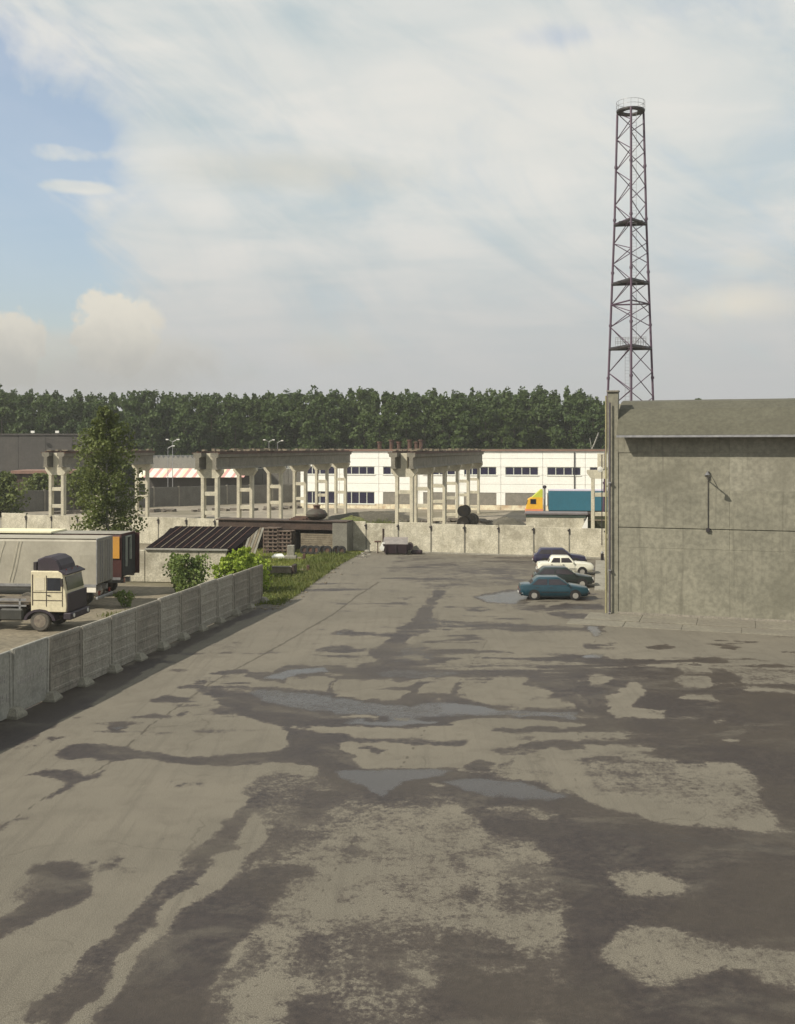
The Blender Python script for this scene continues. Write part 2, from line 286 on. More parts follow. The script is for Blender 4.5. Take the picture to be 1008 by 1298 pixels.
# ------------------------------------------------------------------ ground
# wet stains, puddles and joints of the yard, plus a painted fence shadow, measured in the photograph and laid out on the ground
WET_SHADE = [
 (.5, [(335,1000),(470,1015),(560,1010),(615,1060),(700,1080),(712,1160),(720,1300),(375,1300),(300,1180),(330,1090)]), (.5,[(740,930),(800,945),(960,975),(985,1045),(900,1040),(760,1010),(735,960)]), (.5,[(590,1000),(690,985),(740,1005),(690,1100),(600,1090)]), (.5,[(560,840),(740,838),(740,890),(560,880)]),
 (1, [(37,1094),(84,1092),(118,1099),(120,1112),(108,1136),(78,1151),(34,1173),(-30,1205),(-30,1180),(20,1150),(44,1129),(64,1124),(44,1119),(37,1106)]),
 (.5, [(0,1137),(37,1108),(60,1118),(10,1150)]), (.6, [(118,1099),(150,1085),(165,1083),(135,1102)]), (.45, [(84,1088),(112,1070),(108,1080),(90,1092)]),
 (.95, [(64,956),(94,943),(128,944),(162,950),(196,954),(236,957),(300,954),(345,954),(375,958),(375,968),(340,966),(293,971),(270,973),(216,966),(169,962),(142,966),(67,962)]),
 (.85, [(32,981),(51,976),(94,979),(101,983),(118,979),(138,968),(120,985),(90,1002),(68,1014),(62,1008),(84,995),(67,986),(34,983)]),
 (.8, [(-10,1050),(30,1037),(34,1040),(-10,1058)]),
 (.95, [(138,922),(144,918),(156,918),(162,921),(156,925),(142,926)]),
 (.9, [(150,911),(170,909),(190,907),(223,909),(230,904),(240,901),(235,908),(215,912),(180,912)]),
 (.8, [(50,937),(60,933),(82,935),(60,940)]), (.8, [(95,909),(110,907),(112,910),(98,911)]),
 (.78, [(10,1298),(34,1271),(84,1234),(118,1200),(152,1170),(202,1126),(236,1092),(277,1052),(304,1028),(337,994),(340,1025),(310,1042),(290,1072),(260,1102),(236,1129),(199,1163),(152,1217),(118,1257),(85,1300)]),
 (1, [(62,1300),(118,1243),(199,1156),(236,1121),(262,1094),(290,1064),(294,1068),(262,1104),(236,1131),(199,1166),(152,1219),(91,1300)]),
 (1, [(111,1300),(135,1274),(155,1251),(169,1230),(202,1193),(236,1156),(270,1136),(287,1122),(320,1104),(357,1096),(407,1099),(407,1110),(361,1115),(346,1143),(330,1168),(317,1180),(297,1203),(283,1227),(263,1257),(240,1300)]),
 (.8, [(283,1126),(300,1103),(354,1042),(358,1050),(318,1100),(290,1130)]),
 (.6, [(240,1300),(283,1235),(320,1190),(335,1190),(330,1230),(300,1260),(270,1300)]),
 (.56, [(300,1000),(340,975),(400,985),(440,1010),(470,1020),(450,1050),(420,1060),(370,1090),(330,1092),(350,1050),(320,1020)]),
 (.7, [(372,1040),(410,1018),(415,1030),(385,1060),(350,1092),(345,1080)]),
 (1, [(395,970),(420,972),(575,974),(630,982),(700,995),(740,1010),(760,1020),(800,1032),(837,1044),(896,1047),(969,1056),(1040,1056),(1040,1115),(940,1100),(900,1108),(830,1100),(790,1098),(760,1100),(720,1100),(700,1085),(680,1068),(655,1062),(615,1055),(620,1045),(600,1036),(590,1022),(590,1012),(555,1003),(520,1010),(490,1020),(440,1000),(410,982)]),
 (.75, [(395,968),(425,985),(500,1012),(545,998),(600,995),(595,1015),(550,1020),(500,1030),(470,1022),(430,1008),(400,990)]),
 (.25, [(612,1022),(640,1020),(680,1026),(703,1035),(685,1040),(650,1034)]), (0, [(540,995),(560,994),(570,998),(550,1000)]),
 (1, [(700,1085),(1040,1090),(1040,1330),(700,1330),(700,1285),(720,1240),(722,1215),(712,1200),(712,1150),(708,1120)]),
 (.6, [(640,1096),(713,1090),(720,1150),(650,1158),(632,1130)]), (.55, [(640,1200),(700,1200),(765,1215),(760,1230),(715,1300),(640,1298)]),
 (.3, [(773,1106),(790,1101),(830,1105),(868,1118),(882,1128),(860,1138),(820,1141),(790,1132),(773,1118)]),
 (.5, [(882,1124),(925,1128),(968,1146),(1040,1150),(1040,1158),(955,1156),(900,1145),(866,1138)]),
 (.3, [(760,1200),(779,1175),(808,1168),(844,1173),(896,1194),(950,1199),(1040,1206),(1040,1262),(968,1250),(945,1234),(917,1226),(888,1241),(859,1252),(837,1256),(797,1241),(762,1219)]),
 (.34, [(640,1158),(690,1153),(713,1170),(712,1197),(660,1200),(635,1190)]), (.5, [(715,1175),(765,1180),(770,1215),(730,1225)]),
 (.5, [(670,1100),(700,1095),(760,1110),(780,1130),(740,1125),(690,1112)]),
 (.85, [(560,1092),(575,1083),(587,1096),(575,1100)]), (.85, [(586,1024),(606,1024),(608,1033),(588,1032)]), (.85, [(614,1031),(660,1028),(700,1060),(670,1066),(615,1055)]),
 (.75, [(575,1120),(598,1116),(607,1132),(600,1148),(580,1135)]), (.65, [(632,1132),(655,1120),(655,1155),(640,1162)]),
 (.56, [(375,1181),(480,1174),(593,1174),(650,1195),(720,1215),(715,1330),(372,1330)]),
 (.82, [(564,1181),(614,1183),(650,1203),(604,1224),(657,1244),(680,1300),(540,1320),(529,1274),(564,1246)]),
 (.7, [(478,1195),(500,1190),(505,1240),(490,1275),(480,1240)]), (.66, [(380,1186),(412,1180),(420,1215),(395,1240),(380,1230)]),
 (.2, [(521,1230),(545,1226),(560,1240),(545,1254),(525,1250)]), (.1,[(600,1222),(650,1216),(655,1236),(620,1240)]),
 (.6, [(295,1224),(335,1210),(342,1225),(300,1256)]),
 (1, [(438,1078),(446,1074),(462,1074),(471,1078),(462,1082),(446,1082)]),
 # upper yard
 (1, [(265,868),(289,869),(349,870),(408,875),(430,884),(458,889),(517,891),(545,880),(575,882),(615,893),(680,897),(735,897),(742,916),(680,915),(640,910),(600,909),(580,912),(565,921),(540,923),(480,921),(400,919),(365,922),(330,915),(300,905),(275,890),(262,878)]),
 (0, [(425,909),(440,907),(476,908),(478,911),(440,912)]), (0, [(498,910),(510,908),(524,911),(512,914)]), (.2,[(281,877),(310,875),(330,878),(300,881)]),
 (1, [(312,853),(349,852),(362,846),(381,843),(409,843),(448,847),(475,840),(500,835),(505,866),(440,862),(410,857),(368,858),(362,865),(330,862),(315,858)]),
 (0, [(408,852),(432,852),(434,855),(412,855)]),
 (1, [(422,858),(428,860),(428,866),(421,877),(416,876),(423,865)]),
 (.85, [(258,854),(290,849),(312,848),(320,853),(300,856),(270,857)]), (.62, [(250,870),(300,868),(320,872),(300,885),(275,882),(250,876)]), (.65, [(260,899),(290,892),(325,888),(335,915),(300,905),(270,903)]),
 (.95, [(193,887),(210,881),(230,882),(240,888),(250,890),(225,890),(200,889)]), (.75, [(223,872),(240,868),(262,865),(262,873),(230,875)]), (.55, [(213,851),(225,847),(240,847),(228,852)]),
 (.9, [(399,823),(430,817),(456,821),(475,822),(490,812),(505,800),(530,790),(552,792),(540,805),(522,806),(515,814),(530,822),(600,822),(607,825),(660,829),(740,829),(770,834),(770,842),(607,834),(572,834),(563,846),(594,847),(600,843),(661,845),(736,838),(800,838),(800,905),(738,898),(730,895),(722,890),(706,885),(640,884),(560,881),(517,893),(470,890),(472,868),(492,856),(500,862),(505,848),(478,838),(466,830),(470,824),(440,827),(400,826)]),
 (0, [(508,833),(524,831),(547,834),(530,836)]),
 (0, [(530,880),(543,866),(567,857),(588,858),(572,880)]), (0, [(578,880),(590,867),(612,868),(634,858),(671,858),(661,866),(680,868),(706,876),(698,883),(640,883)]),
 (0, [(618,889),(661,886),(722,889),(730,894),(674,897),(640,895)]), (0, [(481,890),(504,866),(522,862),(548,857),(522,870),(512,880),(505,884),(490,886)]),
 (0, [(430,868),(490,860),(505,865),(495,884),(470,886),(440,880),(424,872)]),
 (.85, [(660,861),(735,860),(735,863),(700,866),(670,864)]), (.6, [(590,856),(610,852),(632,854),(612,867),(598,867)]),
 (.9, [(391,829),(420,829),(466,830),(466,832),(432,834),(410,832)]), (.95, [(409,803),(430,799),(470,803),(505,803),(505,808),(460,806),(420,805)]),
 (.95, [(525,783),(560,786),(620,789),(680,792),(740,796),(748,800),(690,802),(620,798),(560,798),(530,801),(505,808),(512,797)]), (0, [(545,789),(575,790),(600,793),(560,792)]),
 (.9, [(583,805),(600,805),(622,811),(600,811)]), (.85, [(700,811),(712,811),(724,813),(705,814)]), (.6, [(735,817),(757,817),(757,821),(740,821)]),
 (.9, [(602,699),(606,708),(592,718),(578,733),(568,741),(566,750),(556,760),(550,768),(549,780),(538,789),(524,795),(508,802),(498,802),(508,795),(524,785),(530,774),(543,762),(550,752),(552,742),(570,730),(584,717),(596,706)]),
 (.8, [(475,727),(510,725),(550,728),(520,731)]), (.8, [(506,737),(535,736),(560,739),(540,742)]), (.6, [(528,744),(560,743),(545,748)]), (.7, [(493,758),(528,758),(515,761)]), (.6,[(490,703),(530,702),(520,706)]),
 (.85, [(584,773),(600,771),(630,773),(610,775)]), (.42, [(510,700),(762,710),(760,737),(560,747),(480,733)]), (.6, [(560,720),(670,722),(670,728),(600,727)]),
 (.85, [(598,757),(625,751),(657,746),(680,760),(660,768),(620,766)]), (.8, [(700,768),(752,756),(770,770),(766,806),(742,806),(738,790),(690,777)]), (.8,[(640,771),(690,768),(720,778),(690,776)]),
 (.9, [(448,947),(470,945),(493,950),(475,955)]), (.95, [(363,923),(400,925),(448,932),(452,938),(430,942),(428,950),(452,954),(462,976),(420,978),(400,970),(370,967),(345,968),(340,958),(370,945)]),
 (.9, [(442,933),(500,937),(530,935),(560,939),(594,940),(590,945),(555,944),(530,943),(480,941),(448,939)]), (.8,[(560,940),(575,939),(596,941),(590,946),(570,944)]),
 (.9, [(618,926),(640,921),(660,924),(680,920),(720,922),(742,918),(742,929),(700,929),(660,930),(630,929)]),
 (.9, [(620,952),(650,945),(675,941),(700,938),(745,941),(745,950),(700,951),(660,956),(635,958)]), (.9, [(583,968),(605,962),(632,968),(620,977),(600,976)]), (.6,[(626,975),(640,965),(655,957),(648,970)]),
 (.75, [(218,991),(225,989),(245,992),(272,991),(262,995),(230,994)]),
 # big stain on the right
 (1, [(740,834),(793,835),(846,837),(890,835),(902,833),(926,840),(1040,846),(1040,1058),(983,1050),(983,1040),(968,1010),(953,977),(925,966),(883,966),(802,952),(760,946),(738,938),(738,897)]),
 (.3, [(850,843),(878,840),(898,846),(903,858),(900,873),(873,872),(852,860),(862,851)]), (.25, [(862,885),(880,880),(905,879),(912,886),(921,893),(889,894)]),
 (.15, [(770,880),(780,872),(795,866),(803,864),(808,870),(821,874),(812,886),(803,893),(780,893)]), (.2, [(772,900),(783,893),(828,898),(848,904),(820,910),(785,913)]), (.4,[(830,898),(848,902),(850,912),(820,912)]),
 (.42, [(913,844),(1040,850),(1040,869),(940,868),(937,857),(910,849)]), (.1, [(940,870),(1040,877),(1040,882),(945,876)]), (.4, [(742,855),(760,852),(777,858),(770,866),(745,868)]),
 (.35, [(903,913),(918,912),(928,917),(910,920)]), (.35, [(915,935),(930,934),(944,938),(925,941)]), (.45, [(865,910),(886,909),(885,913)]),
 (.3, [(740,926),(760,928),(798,932),(790,938),(742,936)]), (.3, [(740,942),(790,946),(835,949),(820,953),(742,948)]), (.5,[(1000,930),(1040,932),(1040,940),(1002,938)]),
 (.9, [(820,818),(840,815),(858,820),(840,824),(824,822)]), (.85, [(764,815),(778,814),(794,815),(776,817)]), (.8,[(985,824),(1040,826),(1040,829),(990,827)]), (.7,[(905,820),(940,821),(930,824)]),
 (.55, [(830,990),(850,985),(880,992),(860,1000),(835,998)]),(.42,[(745,975),(790,965),(850,970),(900,985),(920,1010),(860,1015),(800,1000)]),
]
WATER = [
 (1, [(419,977),(457,975),(550,974),(578,977),(550,985),(518,991),(500,1003),(486,1013),(465,1003),(440,990)]),
 (.9, [(555,991),(600,984),(660,990),(715,1002),(735,1011),(690,1015),(620,1008),(585,1000)]),
 (.5, [(786,1052),(880,1058),(1008,1072),(1008,1085),(900,1076),(800,1066)]), (.45, [(880,1270),(930,1262),(975,1275),(960,1290),(900,1290)]),
 (.8, [(330,873),(400,877),(440,888),(520,894),(560,889),(600,894),(640,900),(735,901),(738,913),(660,911),(590,906),(550,908),(500,918),(430,916),(500,910),(430,906),(390,900),(340,890),(310,880)]),
 (1, [(555,893),(590,893),(640,902),(600,906),(560,904)]), (1, [(430,913),(500,914),(560,912),(540,920),(450,918)]),
 (1, [(350,856),(372,847),(409,845),(414,851),(380,855),(362,862),(330,860)]), (.6, [(470,852),(505,848),(560,849),(600,850),(580,856),(520,860),(480,858)]),
 (.55, [(510,822),(545,808),(540,826),(560,832),(520,838),(500,842)]), (.5, [(540,785),(560,770),(556,785),(600,791),(660,795),(600,795),(545,795)]),
 (1, [(600,757),(625,752),(655,748),(672,759),(655,766),(622,764)]), (1, [(741,793),(757,793),(761,800),(756,808),(748,804)]), (1, [(738,831),(748,828),(768,831),(768,836),(745,836)]),
 (.5, [(752,875),(764,872),(772,880),(762,888),(752,884)]), (.6, [(716,772),(740,765),(745,775),(728,779)]), (.9,[(140,922),(156,919),(160,922),(148,925)]), (.8,[(422,803),(430,800),(445,803),(430,805)]),
]
WET_SHADE += [(.95, [(-30,905),(60,886),(200,826),(334,768),(352,770),(280,800),(200,842),(100,902),(-30,972)])]  # cast shadow of the left fence, painted into the asphalt as a darker strip
JOINTS = [(1.6, [(0,1050),(62,1008),(138,968),(160,948),(190,920),(230,893),(262,870),(287,854),(324,835),(357,817),(399,792),(421,780),(449,758),(480,738)]),
 (1.3, [(618,811),(596,846),(565,886),(515,961),(480,1010),(434,1090),(400,1145),(352,1210),(305,1275)]), (1.1, [(330,1000),(300,1030)]),
 (1.0, [(757,805),(747,835),(740,870),(733,940),(730,1010),(720,1065)]), (1.2, [(430,852),(420,876),(406,900)]), (1.0, [(480,835),(460,862)]),
 (.9, [(600,705),(640,704),(700,707),(750,710)]), (1.0, [(450,1105),(475,1145),(500,1165)]), (1.0,[(696,700),(690,740)])]
W_, H_ = 1060, 640; OX, OY = -30, 696
def inside(poly, gx, gy):
    c = np.zeros(gx.shape, bool); n = len(poly)
    for i in range(n):
        x1, y1 = poly[i]; x2, y2 = poly[(i+1) % n]
        if y1 == y2: continue
        cond = ((gy < y1) != (gy < y2)) & (gx < (x2-x1)*(gy-y1)/(y2-y1)+x1); c ^= cond
    return c
def raster(polys):
    A = np.zeros((H_, W_), np.float32)
    first = 0 if polys is WET_SHADE else 9
    for lv, p in polys:
        xs = [q[0] for q in p]; ys = [q[1] for q in p]
        x0 = max(int(min(xs))-OX-1, 0); x1 = min(int(max(xs))-OX+2, W_); y0 = max(int(min(ys))-OY-1, 0); y1 = min(int(max(ys))-OY+2, H_)
        if x1 <= x0 or y1 <= y0: continue
        gy, gx = np.mgrid[y0:y1, x0:x1]; k = inside(p, gx+OX+.5, gy+OY+.5)
        sub = A[y0:y1, x0:x1]; lv = lv*.74 if first < 4 else lv; first += 1
        if lv < .5: sub[k] = lv
        else: sub[k] = np.maximum(sub[k], lv)
    return A
def blur(A, r=1, it=2):
    for _ in range(it):
        for ax in (0, 1):
            B = A.copy()
            for d in range(1, r+1): B += np.roll(A, d, ax)+np.roll(A, -d, ax)
            A = B/(2*r+1)
    return A
A1 = raster(WET_SHADE); near = np.clip((np.arange(H_)+OY-930)/170., 0, 1)[:, None]
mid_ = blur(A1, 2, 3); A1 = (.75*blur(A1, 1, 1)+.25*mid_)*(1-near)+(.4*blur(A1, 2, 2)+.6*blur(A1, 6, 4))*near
A2 = raster(WATER); A2 = blur(A2, 1, 2)*(1-near)+blur(A2, 3, 2)*near
A3 = np.zeros((H_, W_), np.float32)
for wd, pts in JOINTS:
    for (xa, ya), (xb, yb) in zip(pts, pts[1:]):
        x0 = max(int(min(xa, xb))-OX-4, 0); x1 = min(int(max(xa, xb))-OX+5, W_); y0 = max(int(min(ya, yb))-OY-4, 0); y1 = min(int(max(ya, yb))-OY+5, H_)
        gy, gx = np.mgrid[y0:y1, x0:x1]; gx = gx+OX+.5; gy = gy+OY+.5
        L2 = (xb-xa)**2+(yb-ya)**2; tt = np.clip(((gx-xa)*(xb-xa)+(gy-ya)*(yb-ya))/L2, 0, 1)
        d = np.hypot(gx-xa-tt*(xb-xa), gy-ya-tt*(yb-ya))
        A3[y0:y1, x0:x1] = np.maximum(A3[y0:y1, x0:x1], np.clip(1.5-d/(wd*.6), 0, 1))
def vnoise(X_, Y_, s, seed):
    r = np.random.default_rng(seed).random((256, 256)); u = X_*s; v = Y_*s; i = np.floor(u).astype(int); j = np.floor(v).astype(int); fx = u-i; fy = v-j
    fx = fx*fx*(3-2*fx); fy = fy*fy*(3-2*fy); g = lambda a, b_: r[b_ & 255, a & 255]
    return (g(i, j)*(1-fx)+g(i+1, j)*fx)*(1-fy)+(g(i, j+1)*(1-fx)+g(i+1, j+1)*fx)*fy-.5
def fbm(X_, Y_, s, seed): return sum(vnoise(X_, Y_, s*2**k, seed+k)/1.7**k for k in range(5))
def sample(A, X_, Y_, warp=1.0):
    X0, Y0 = X_, Y_
    X_ = X_+warp*(.32*fbm(X0, Y0, .8, 1)+.14*fbm(X0, Y0, 2.3, 41)); Y_ = Y_+warp*(.45*fbm(X0, Y0, .8, 11)+.24*fbm(X0, Y0, 2.1, 51))*np.clip(Y0/40, .5, 1.3)
    px = HX+F*X_/Y_-OX-.5; py = HY+H*F/Y_-OY-.5
    ok = (px >= 2) & (px < W_-3) & (py >= 1) & (py < H_-3)
    px = np.clip(px, 0, W_-2); py = np.clip(py, 0, H_-2); i = px.astype(int); j = py.astype(int); fx = px-i; fy = py-j
    v = A[j, i]*(1-fx)*(1-fy)+A[j, i+1]*fx*(1-fy)+A[j+1, i]*(1-fx)*fy+A[j+1, i+1]*fx*fy
    return v, ok
def asphalt_mat():
    m = bpy.data.materials.new('worn_asphalt'); m.use_nodes = True; T = NT(m.node_tree); b = T.n['Principled BSDF']
    geo = T.new('ShaderNodeNewGeometry'); pos = geo.outputs['Position']
    def at(n): a = T.new('ShaderNodeAttribute'); a.attribute_name = n; return a.outputs['Fac']
    wet_shade, wat, jo = at('wet_shade'), at('water'), at('joint')
    nL = T.noise(pos, .16, 5, .6); nM = T.noise(pos, 1.1, 6, .65, .3); nS = T.noise(pos, 5.5, 5, .7); nF = T.noise(pos, 45, 3, .7); nG = T.noise(pos, 14, 4, .7)
    track = T.noise(T.scale3(pos, 3.0, .12, 1), 1.2, 4, .6, .3)           # tyre polish running along the yard
    e = T.m('ADD', T.m('MULTIPLY', T.m('SUBTRACT', nM, .5), .85), T.m('MULTIPLY', T.m('SUBTRACT', nS, .5), 1.2))
    e = T.m('ADD', e, T.m('MULTIPLY', T.m('SUBTRACT', nG, .5), .8))
    nP = T.noise(T.scale3(pos, .8, 1.2, 1), .42, 7, .68, .5)
    wv = T.m('ADD', wet_shade, T.m('MULTIPLY', e, T.sm(wet_shade, .02, .4, .32, 1.0)))
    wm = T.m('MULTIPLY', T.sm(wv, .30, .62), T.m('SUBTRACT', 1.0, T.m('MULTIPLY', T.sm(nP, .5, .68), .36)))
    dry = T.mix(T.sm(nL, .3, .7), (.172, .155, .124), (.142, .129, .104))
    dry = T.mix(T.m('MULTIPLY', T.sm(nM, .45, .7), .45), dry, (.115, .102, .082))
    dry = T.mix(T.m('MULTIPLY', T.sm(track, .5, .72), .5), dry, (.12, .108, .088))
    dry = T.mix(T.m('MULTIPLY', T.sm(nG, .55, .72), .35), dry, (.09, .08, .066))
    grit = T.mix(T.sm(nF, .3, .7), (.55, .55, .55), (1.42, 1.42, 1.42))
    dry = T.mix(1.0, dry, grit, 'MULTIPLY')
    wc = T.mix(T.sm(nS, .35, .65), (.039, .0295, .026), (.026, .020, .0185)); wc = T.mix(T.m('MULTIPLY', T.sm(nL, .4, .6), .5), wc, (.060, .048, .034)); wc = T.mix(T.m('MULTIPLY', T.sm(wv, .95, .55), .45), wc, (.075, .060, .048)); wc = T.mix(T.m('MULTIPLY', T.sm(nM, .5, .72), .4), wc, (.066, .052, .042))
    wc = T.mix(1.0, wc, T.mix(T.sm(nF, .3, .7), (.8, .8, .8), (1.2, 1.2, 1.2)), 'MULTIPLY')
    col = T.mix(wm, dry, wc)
    jm = T.sm(T.m('ADD', jo, T.m('MULTIPLY', e, .7)), .35, .75)
    col = T.mix(T.m('MULTIPLY', jm, .6), col, (.05, .042, .034))
    # hairline cracks
    vo = T.new('ShaderNodeTexVoronoi', feature='DISTANCE_TO_EDGE'); vo.inputs['Scale'].default_value = .23
    wp = T.new('ShaderNodeVectorMath', operation='ADD'); T.put(wp.inputs[0], pos)
    nc = T.new('ShaderNodeTexNoise'); T.put(nc.inputs['Vector'], pos); nc.inputs['Scale'].default_value = .9; nc.inputs['Detail'].default_value = 6
    T.put(wp.inputs[1], nc.outputs['Color']); T.put(vo.inputs['Vector'], wp.outputs[0])
    ck = T.m('MULTIPLY', T.sm(vo.outputs[0], .002, .007, 1.0, 0.0), T.sm(nL, .42, .56))
    col = T.mix(T.m('MULTIPLY', ck, .3), col, (.06, .05, .04))
    wa = T.sm(T.m('ADD', wat, T.m('MULTIPLY', e, T.sm(wat, .02, .5, .0, .6))), .15, 1.2)
    col = T.mix(T.m('MULTIPLY', wa, .8), col, (.034, .030, .028))
    T.put(b.inputs['Base Color'], col)
    r = T.mix(wm, (.93,)*3, (.55,)*3); r = T.mix(T.sm(wa, .05, 1.0), r, (.14,)*3)
    T.put(b.inputs['Roughness'], r); b.inputs['Specular IOR Level'].default_value = .5
    T.put(b.inputs['Specular IOR Level'], T.m('SUBTRACT', T.m('ADD', .22, T.m('MULTIPLY', wm, .2)), T.m('MULTIPLY', wa, .12)))
    bn = T.new('ShaderNodeBump'); bn.inputs['Distance'].default_value = .02
    T.put(bn.inputs['Strength'], T.m('MULTIPLY', .55, T.m('SUBTRACT', 1.0, T.m('MULTIPLY', wa, .97))))
    T.put(bn.inputs['Height'], T.m('ADD', nF, T.m('MULTIPLY', nG, 1.2))); T.put(b.inputs['Normal'], bn.outputs[0])
    return m
ASPH = asphalt_mat()
def far_wall_y(x): return 88.2-(x-17.4)*.325
xs = np.arange(-20, 44, .1); ys = [11.0]
while ys[-1] < 108: ys.append(ys[-1]*1.004)
ys = np.array(ys); GX, GY = np.meshgrid(xs, ys)
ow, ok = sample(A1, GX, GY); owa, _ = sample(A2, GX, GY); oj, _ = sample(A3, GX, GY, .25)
fr = fbm(GX*.5, GY, .5, 71); fs = fbm(GX*.35, GY*1.1, .9, 91); far_ = np.clip((GY-22)/22, 0, 1)
fz = fbm(GX*.16+3, GY*.95, .8, 131); ow = ow-np.clip(fz-.12, 0, .5)*2.2*(ow > .55)*np.clip((GX+2)/6, 0, 1)*np.clip((GY-24)/12, 0, 1)
ow = ow+np.clip(fr-.30, 0, .4)*1.0+np.clip(fs-.26, 0, .4)*2.4*far_-(np.clip(-fr-.28, 0, .4)*1.1+np.clip(-fs-.28, 0, .4)*1.4)*(ow > .3)*(.35+.65*far_)
# beyond the frame the staining goes on in the same irregular way
off = .45+.42*np.sin(GX*.35+2.1*np.sin(GY*.21))*np.cos(GY*.43+1.3*np.sin(GX*.29))
ow = np.where(ok, ow, off); owa = np.where(ok, owa, 0); oj = np.where(ok, oj, 0)
nr, nc_ = GX.shape
co = np.stack([GX, GY, np.zeros_like(GX)], -1).reshape(-1, 3)
idx = np.arange(nr*nc_).reshape(nr, nc_)
cx = (GX[:-1, :-1]+GX[1:, 1:])/2; cy = (GY[:-1, :-1]+GY[1:, 1:])/2
edge_pts = [G(333, 766), G(352, 768), G(372, 755), G(400, 735), G(430, 715), G(455, 702), G(462, 699)]
def road_left(y):                       # x of the yard's left edge at distance y
    if y < edge_pts[0].y: return -13.8+.1947*(y-35.6)-.15
    for a, b_ in zip(edge_pts, edge_pts[1:]):
        if a.y <= y <= b_.y: return a.x+(b_.x-a.x)*(y-a.y)/(b_.y-a.y)
    return edge_pts[-1].x
RL = np.array([road_left(v) for v in cy[:, 0]])[:, None]
keep = (cx > RL) & (cy < far_wall_y(cx)+.1)
q = np.stack([idx[:-1, :-1], idx[:-1, 1:], idx[1:, 1:], idx[1:, :-1]], -1)[keep]
me = bpy.data.meshes.new('asphalt_yard'); me.vertices.add(len(co)); me.vertices.foreach_set('co', co.astype(np.float32).ravel())
me.loops.add(q.size); me.loops.foreach_set('vertex_index', q.astype(np.int32).ravel())
me.polygons.add(len(q)); me.polygons.foreach_set('loop_start', np.arange(0, q.size, 4, dtype=np.int32)); me.polygons.foreach_set('loop_total', np.full(len(q), 4, np.int32))
me.materials.append(ASPH); me.update(calc_edges=True)
for nm, arr in (('wet_shade', ow), ('water', owa), ('joint', oj)):
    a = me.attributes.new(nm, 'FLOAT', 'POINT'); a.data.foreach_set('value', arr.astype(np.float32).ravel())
tag(put('asphalt_yard', me), kind='structure')
# base terrain out to the horizon
b = MB(); b.quad((-3000, -60, -.03), (3000, -60, -.03), (3000, 5000, -.03), (-3000, 5000, -.03)); tag(b.build('ground', DIRT), kind='structure')
# grass verge between the left fence and the recessed shed
gp = [Vector((-10.6, 58, 0))]+[Vector((p.x+.1, p.y, 0)) for p in edge_pts]+[Vector((-3.5, 94.8, 0)), Vector((-19, 98.5, 0)), Vector((-16.5, 78, 0)), Vector((-14, 70.5, 0)), Vector((-11.8, 66, 0))]
tag(MB()._add([(p.x, p.y, -.012) for p in gp], [tuple(range(len(gp)))]).build('grass_verge_ground', GRASSB), kind='structure')
GRASS = leafmat('grass_blades', (.15, .20, .04), (.20, .21, .055), .9, (.27, .26, .08))
GRASSD = leafmat('dark_grass_blades', (.085, .12, .03), (.11, .125, .04), .9, (.17, .17, .06))
def in_poly(x, y, poly):
    return inside([(p[0], p[1]) for p in poly], np.array([x]), np.array([y]))[0]
def blades(name, poly, n, h0, h1, m, kind='stuff', clump=.6):
    xs_ = [p[0] for p in poly]; ys_ = [p[1] for p in poly]
    X_ = RNG.uniform(min(xs_), max(xs_), n*3); Y_ = RNG.uniform(min(ys_), max(ys_), n*3)
    k = inside([(p[0], p[1]) for p in poly], X_, Y_); k &= (np.sin(X_*1.9+np.sin(Y_*.9)*2)*np.cos(Y_*1.3+X_*.4) > -clump-RNG.uniform(0, .6, n*3))
    X_, Y_ = X_[k][:n], Y_[k][:n]; N = len(X_)
    h = RNG.uniform(h0, h1, N)*(.6+.6*np.abs(np.sin(X_*.8)*np.cos(Y_*.55))); a = RNG.uniform(0, 2*PI, N); w_ = RNG.uniform(.02, .05, N)
    lx = RNG.normal(0, .35, N)*h; ly = RNG.normal(0, .35, N)*h
    V = np.zeros((N, 4, 3)); dx, dy = np.cos(a)*w_, np.sin(a)*w_
    V[:, 0] = np.stack([X_-dx, Y_-dy, np.zeros(N)-.02], -1); V[:, 1] = np.stack([X_+dx, Y_+dy, np.zeros(N)-.02], -1)
    V[:, 2] = np.stack([X_+lx+dx*.3, Y_+ly+dy*.3, h], -1); V[:, 3] = np.stack([X_+lx-dx*.3, Y_+ly-dy*.3, h], -1)
    return tag(put(name, fast_quads(name, V, m)), kind=kind)
def lab(o, label, cat): o['label'] = label; o['category'] = cat; return o
ev = [(p.x, p.y) for p in edge_pts]
lab(blades('grass', [(p.x, p.y) for p in gp], 30000, .05, .2, GRASS), 'short green grass on the verge between the left fence and the shed', 'grass')
lab(blades('tall_grass', [(x-3.2, y+1) for x, y in ev[:-1]]+[(x+.25, y) for x, y in reversed(ev[:-1])], 9000, .12, .4, GRASSD), 'dark rough grass fringing the edge of the asphalt yard', 'grass')
# far side ground: pale rubble-strewn yard beyond the far wall
PALE = mat('pale_dusty_ground', (.40, .35, .27), (.29, .255, .2), .12, .95, .4, .3, 0, stain=(.16, .14, .08), stain_amt=.7, bscale=2)
tag(MB().quad((-60, 110, -.02), (45, 92, -.02), (60, 158, -.02), (-70, 200, -.02)).build('far_yard_ground', PALE), kind='structure')
gq = [(-12, 112), (2, 108), (3, 128), (-10, 135)]
lab(blades('weeds', [(-9, 118), (-3, 114), (2, 122), (-3, 135), (-9, 132)], 6000, .3, .9, GRASSD), 'low weeds on the ground beyond the far wall', 'weeds')
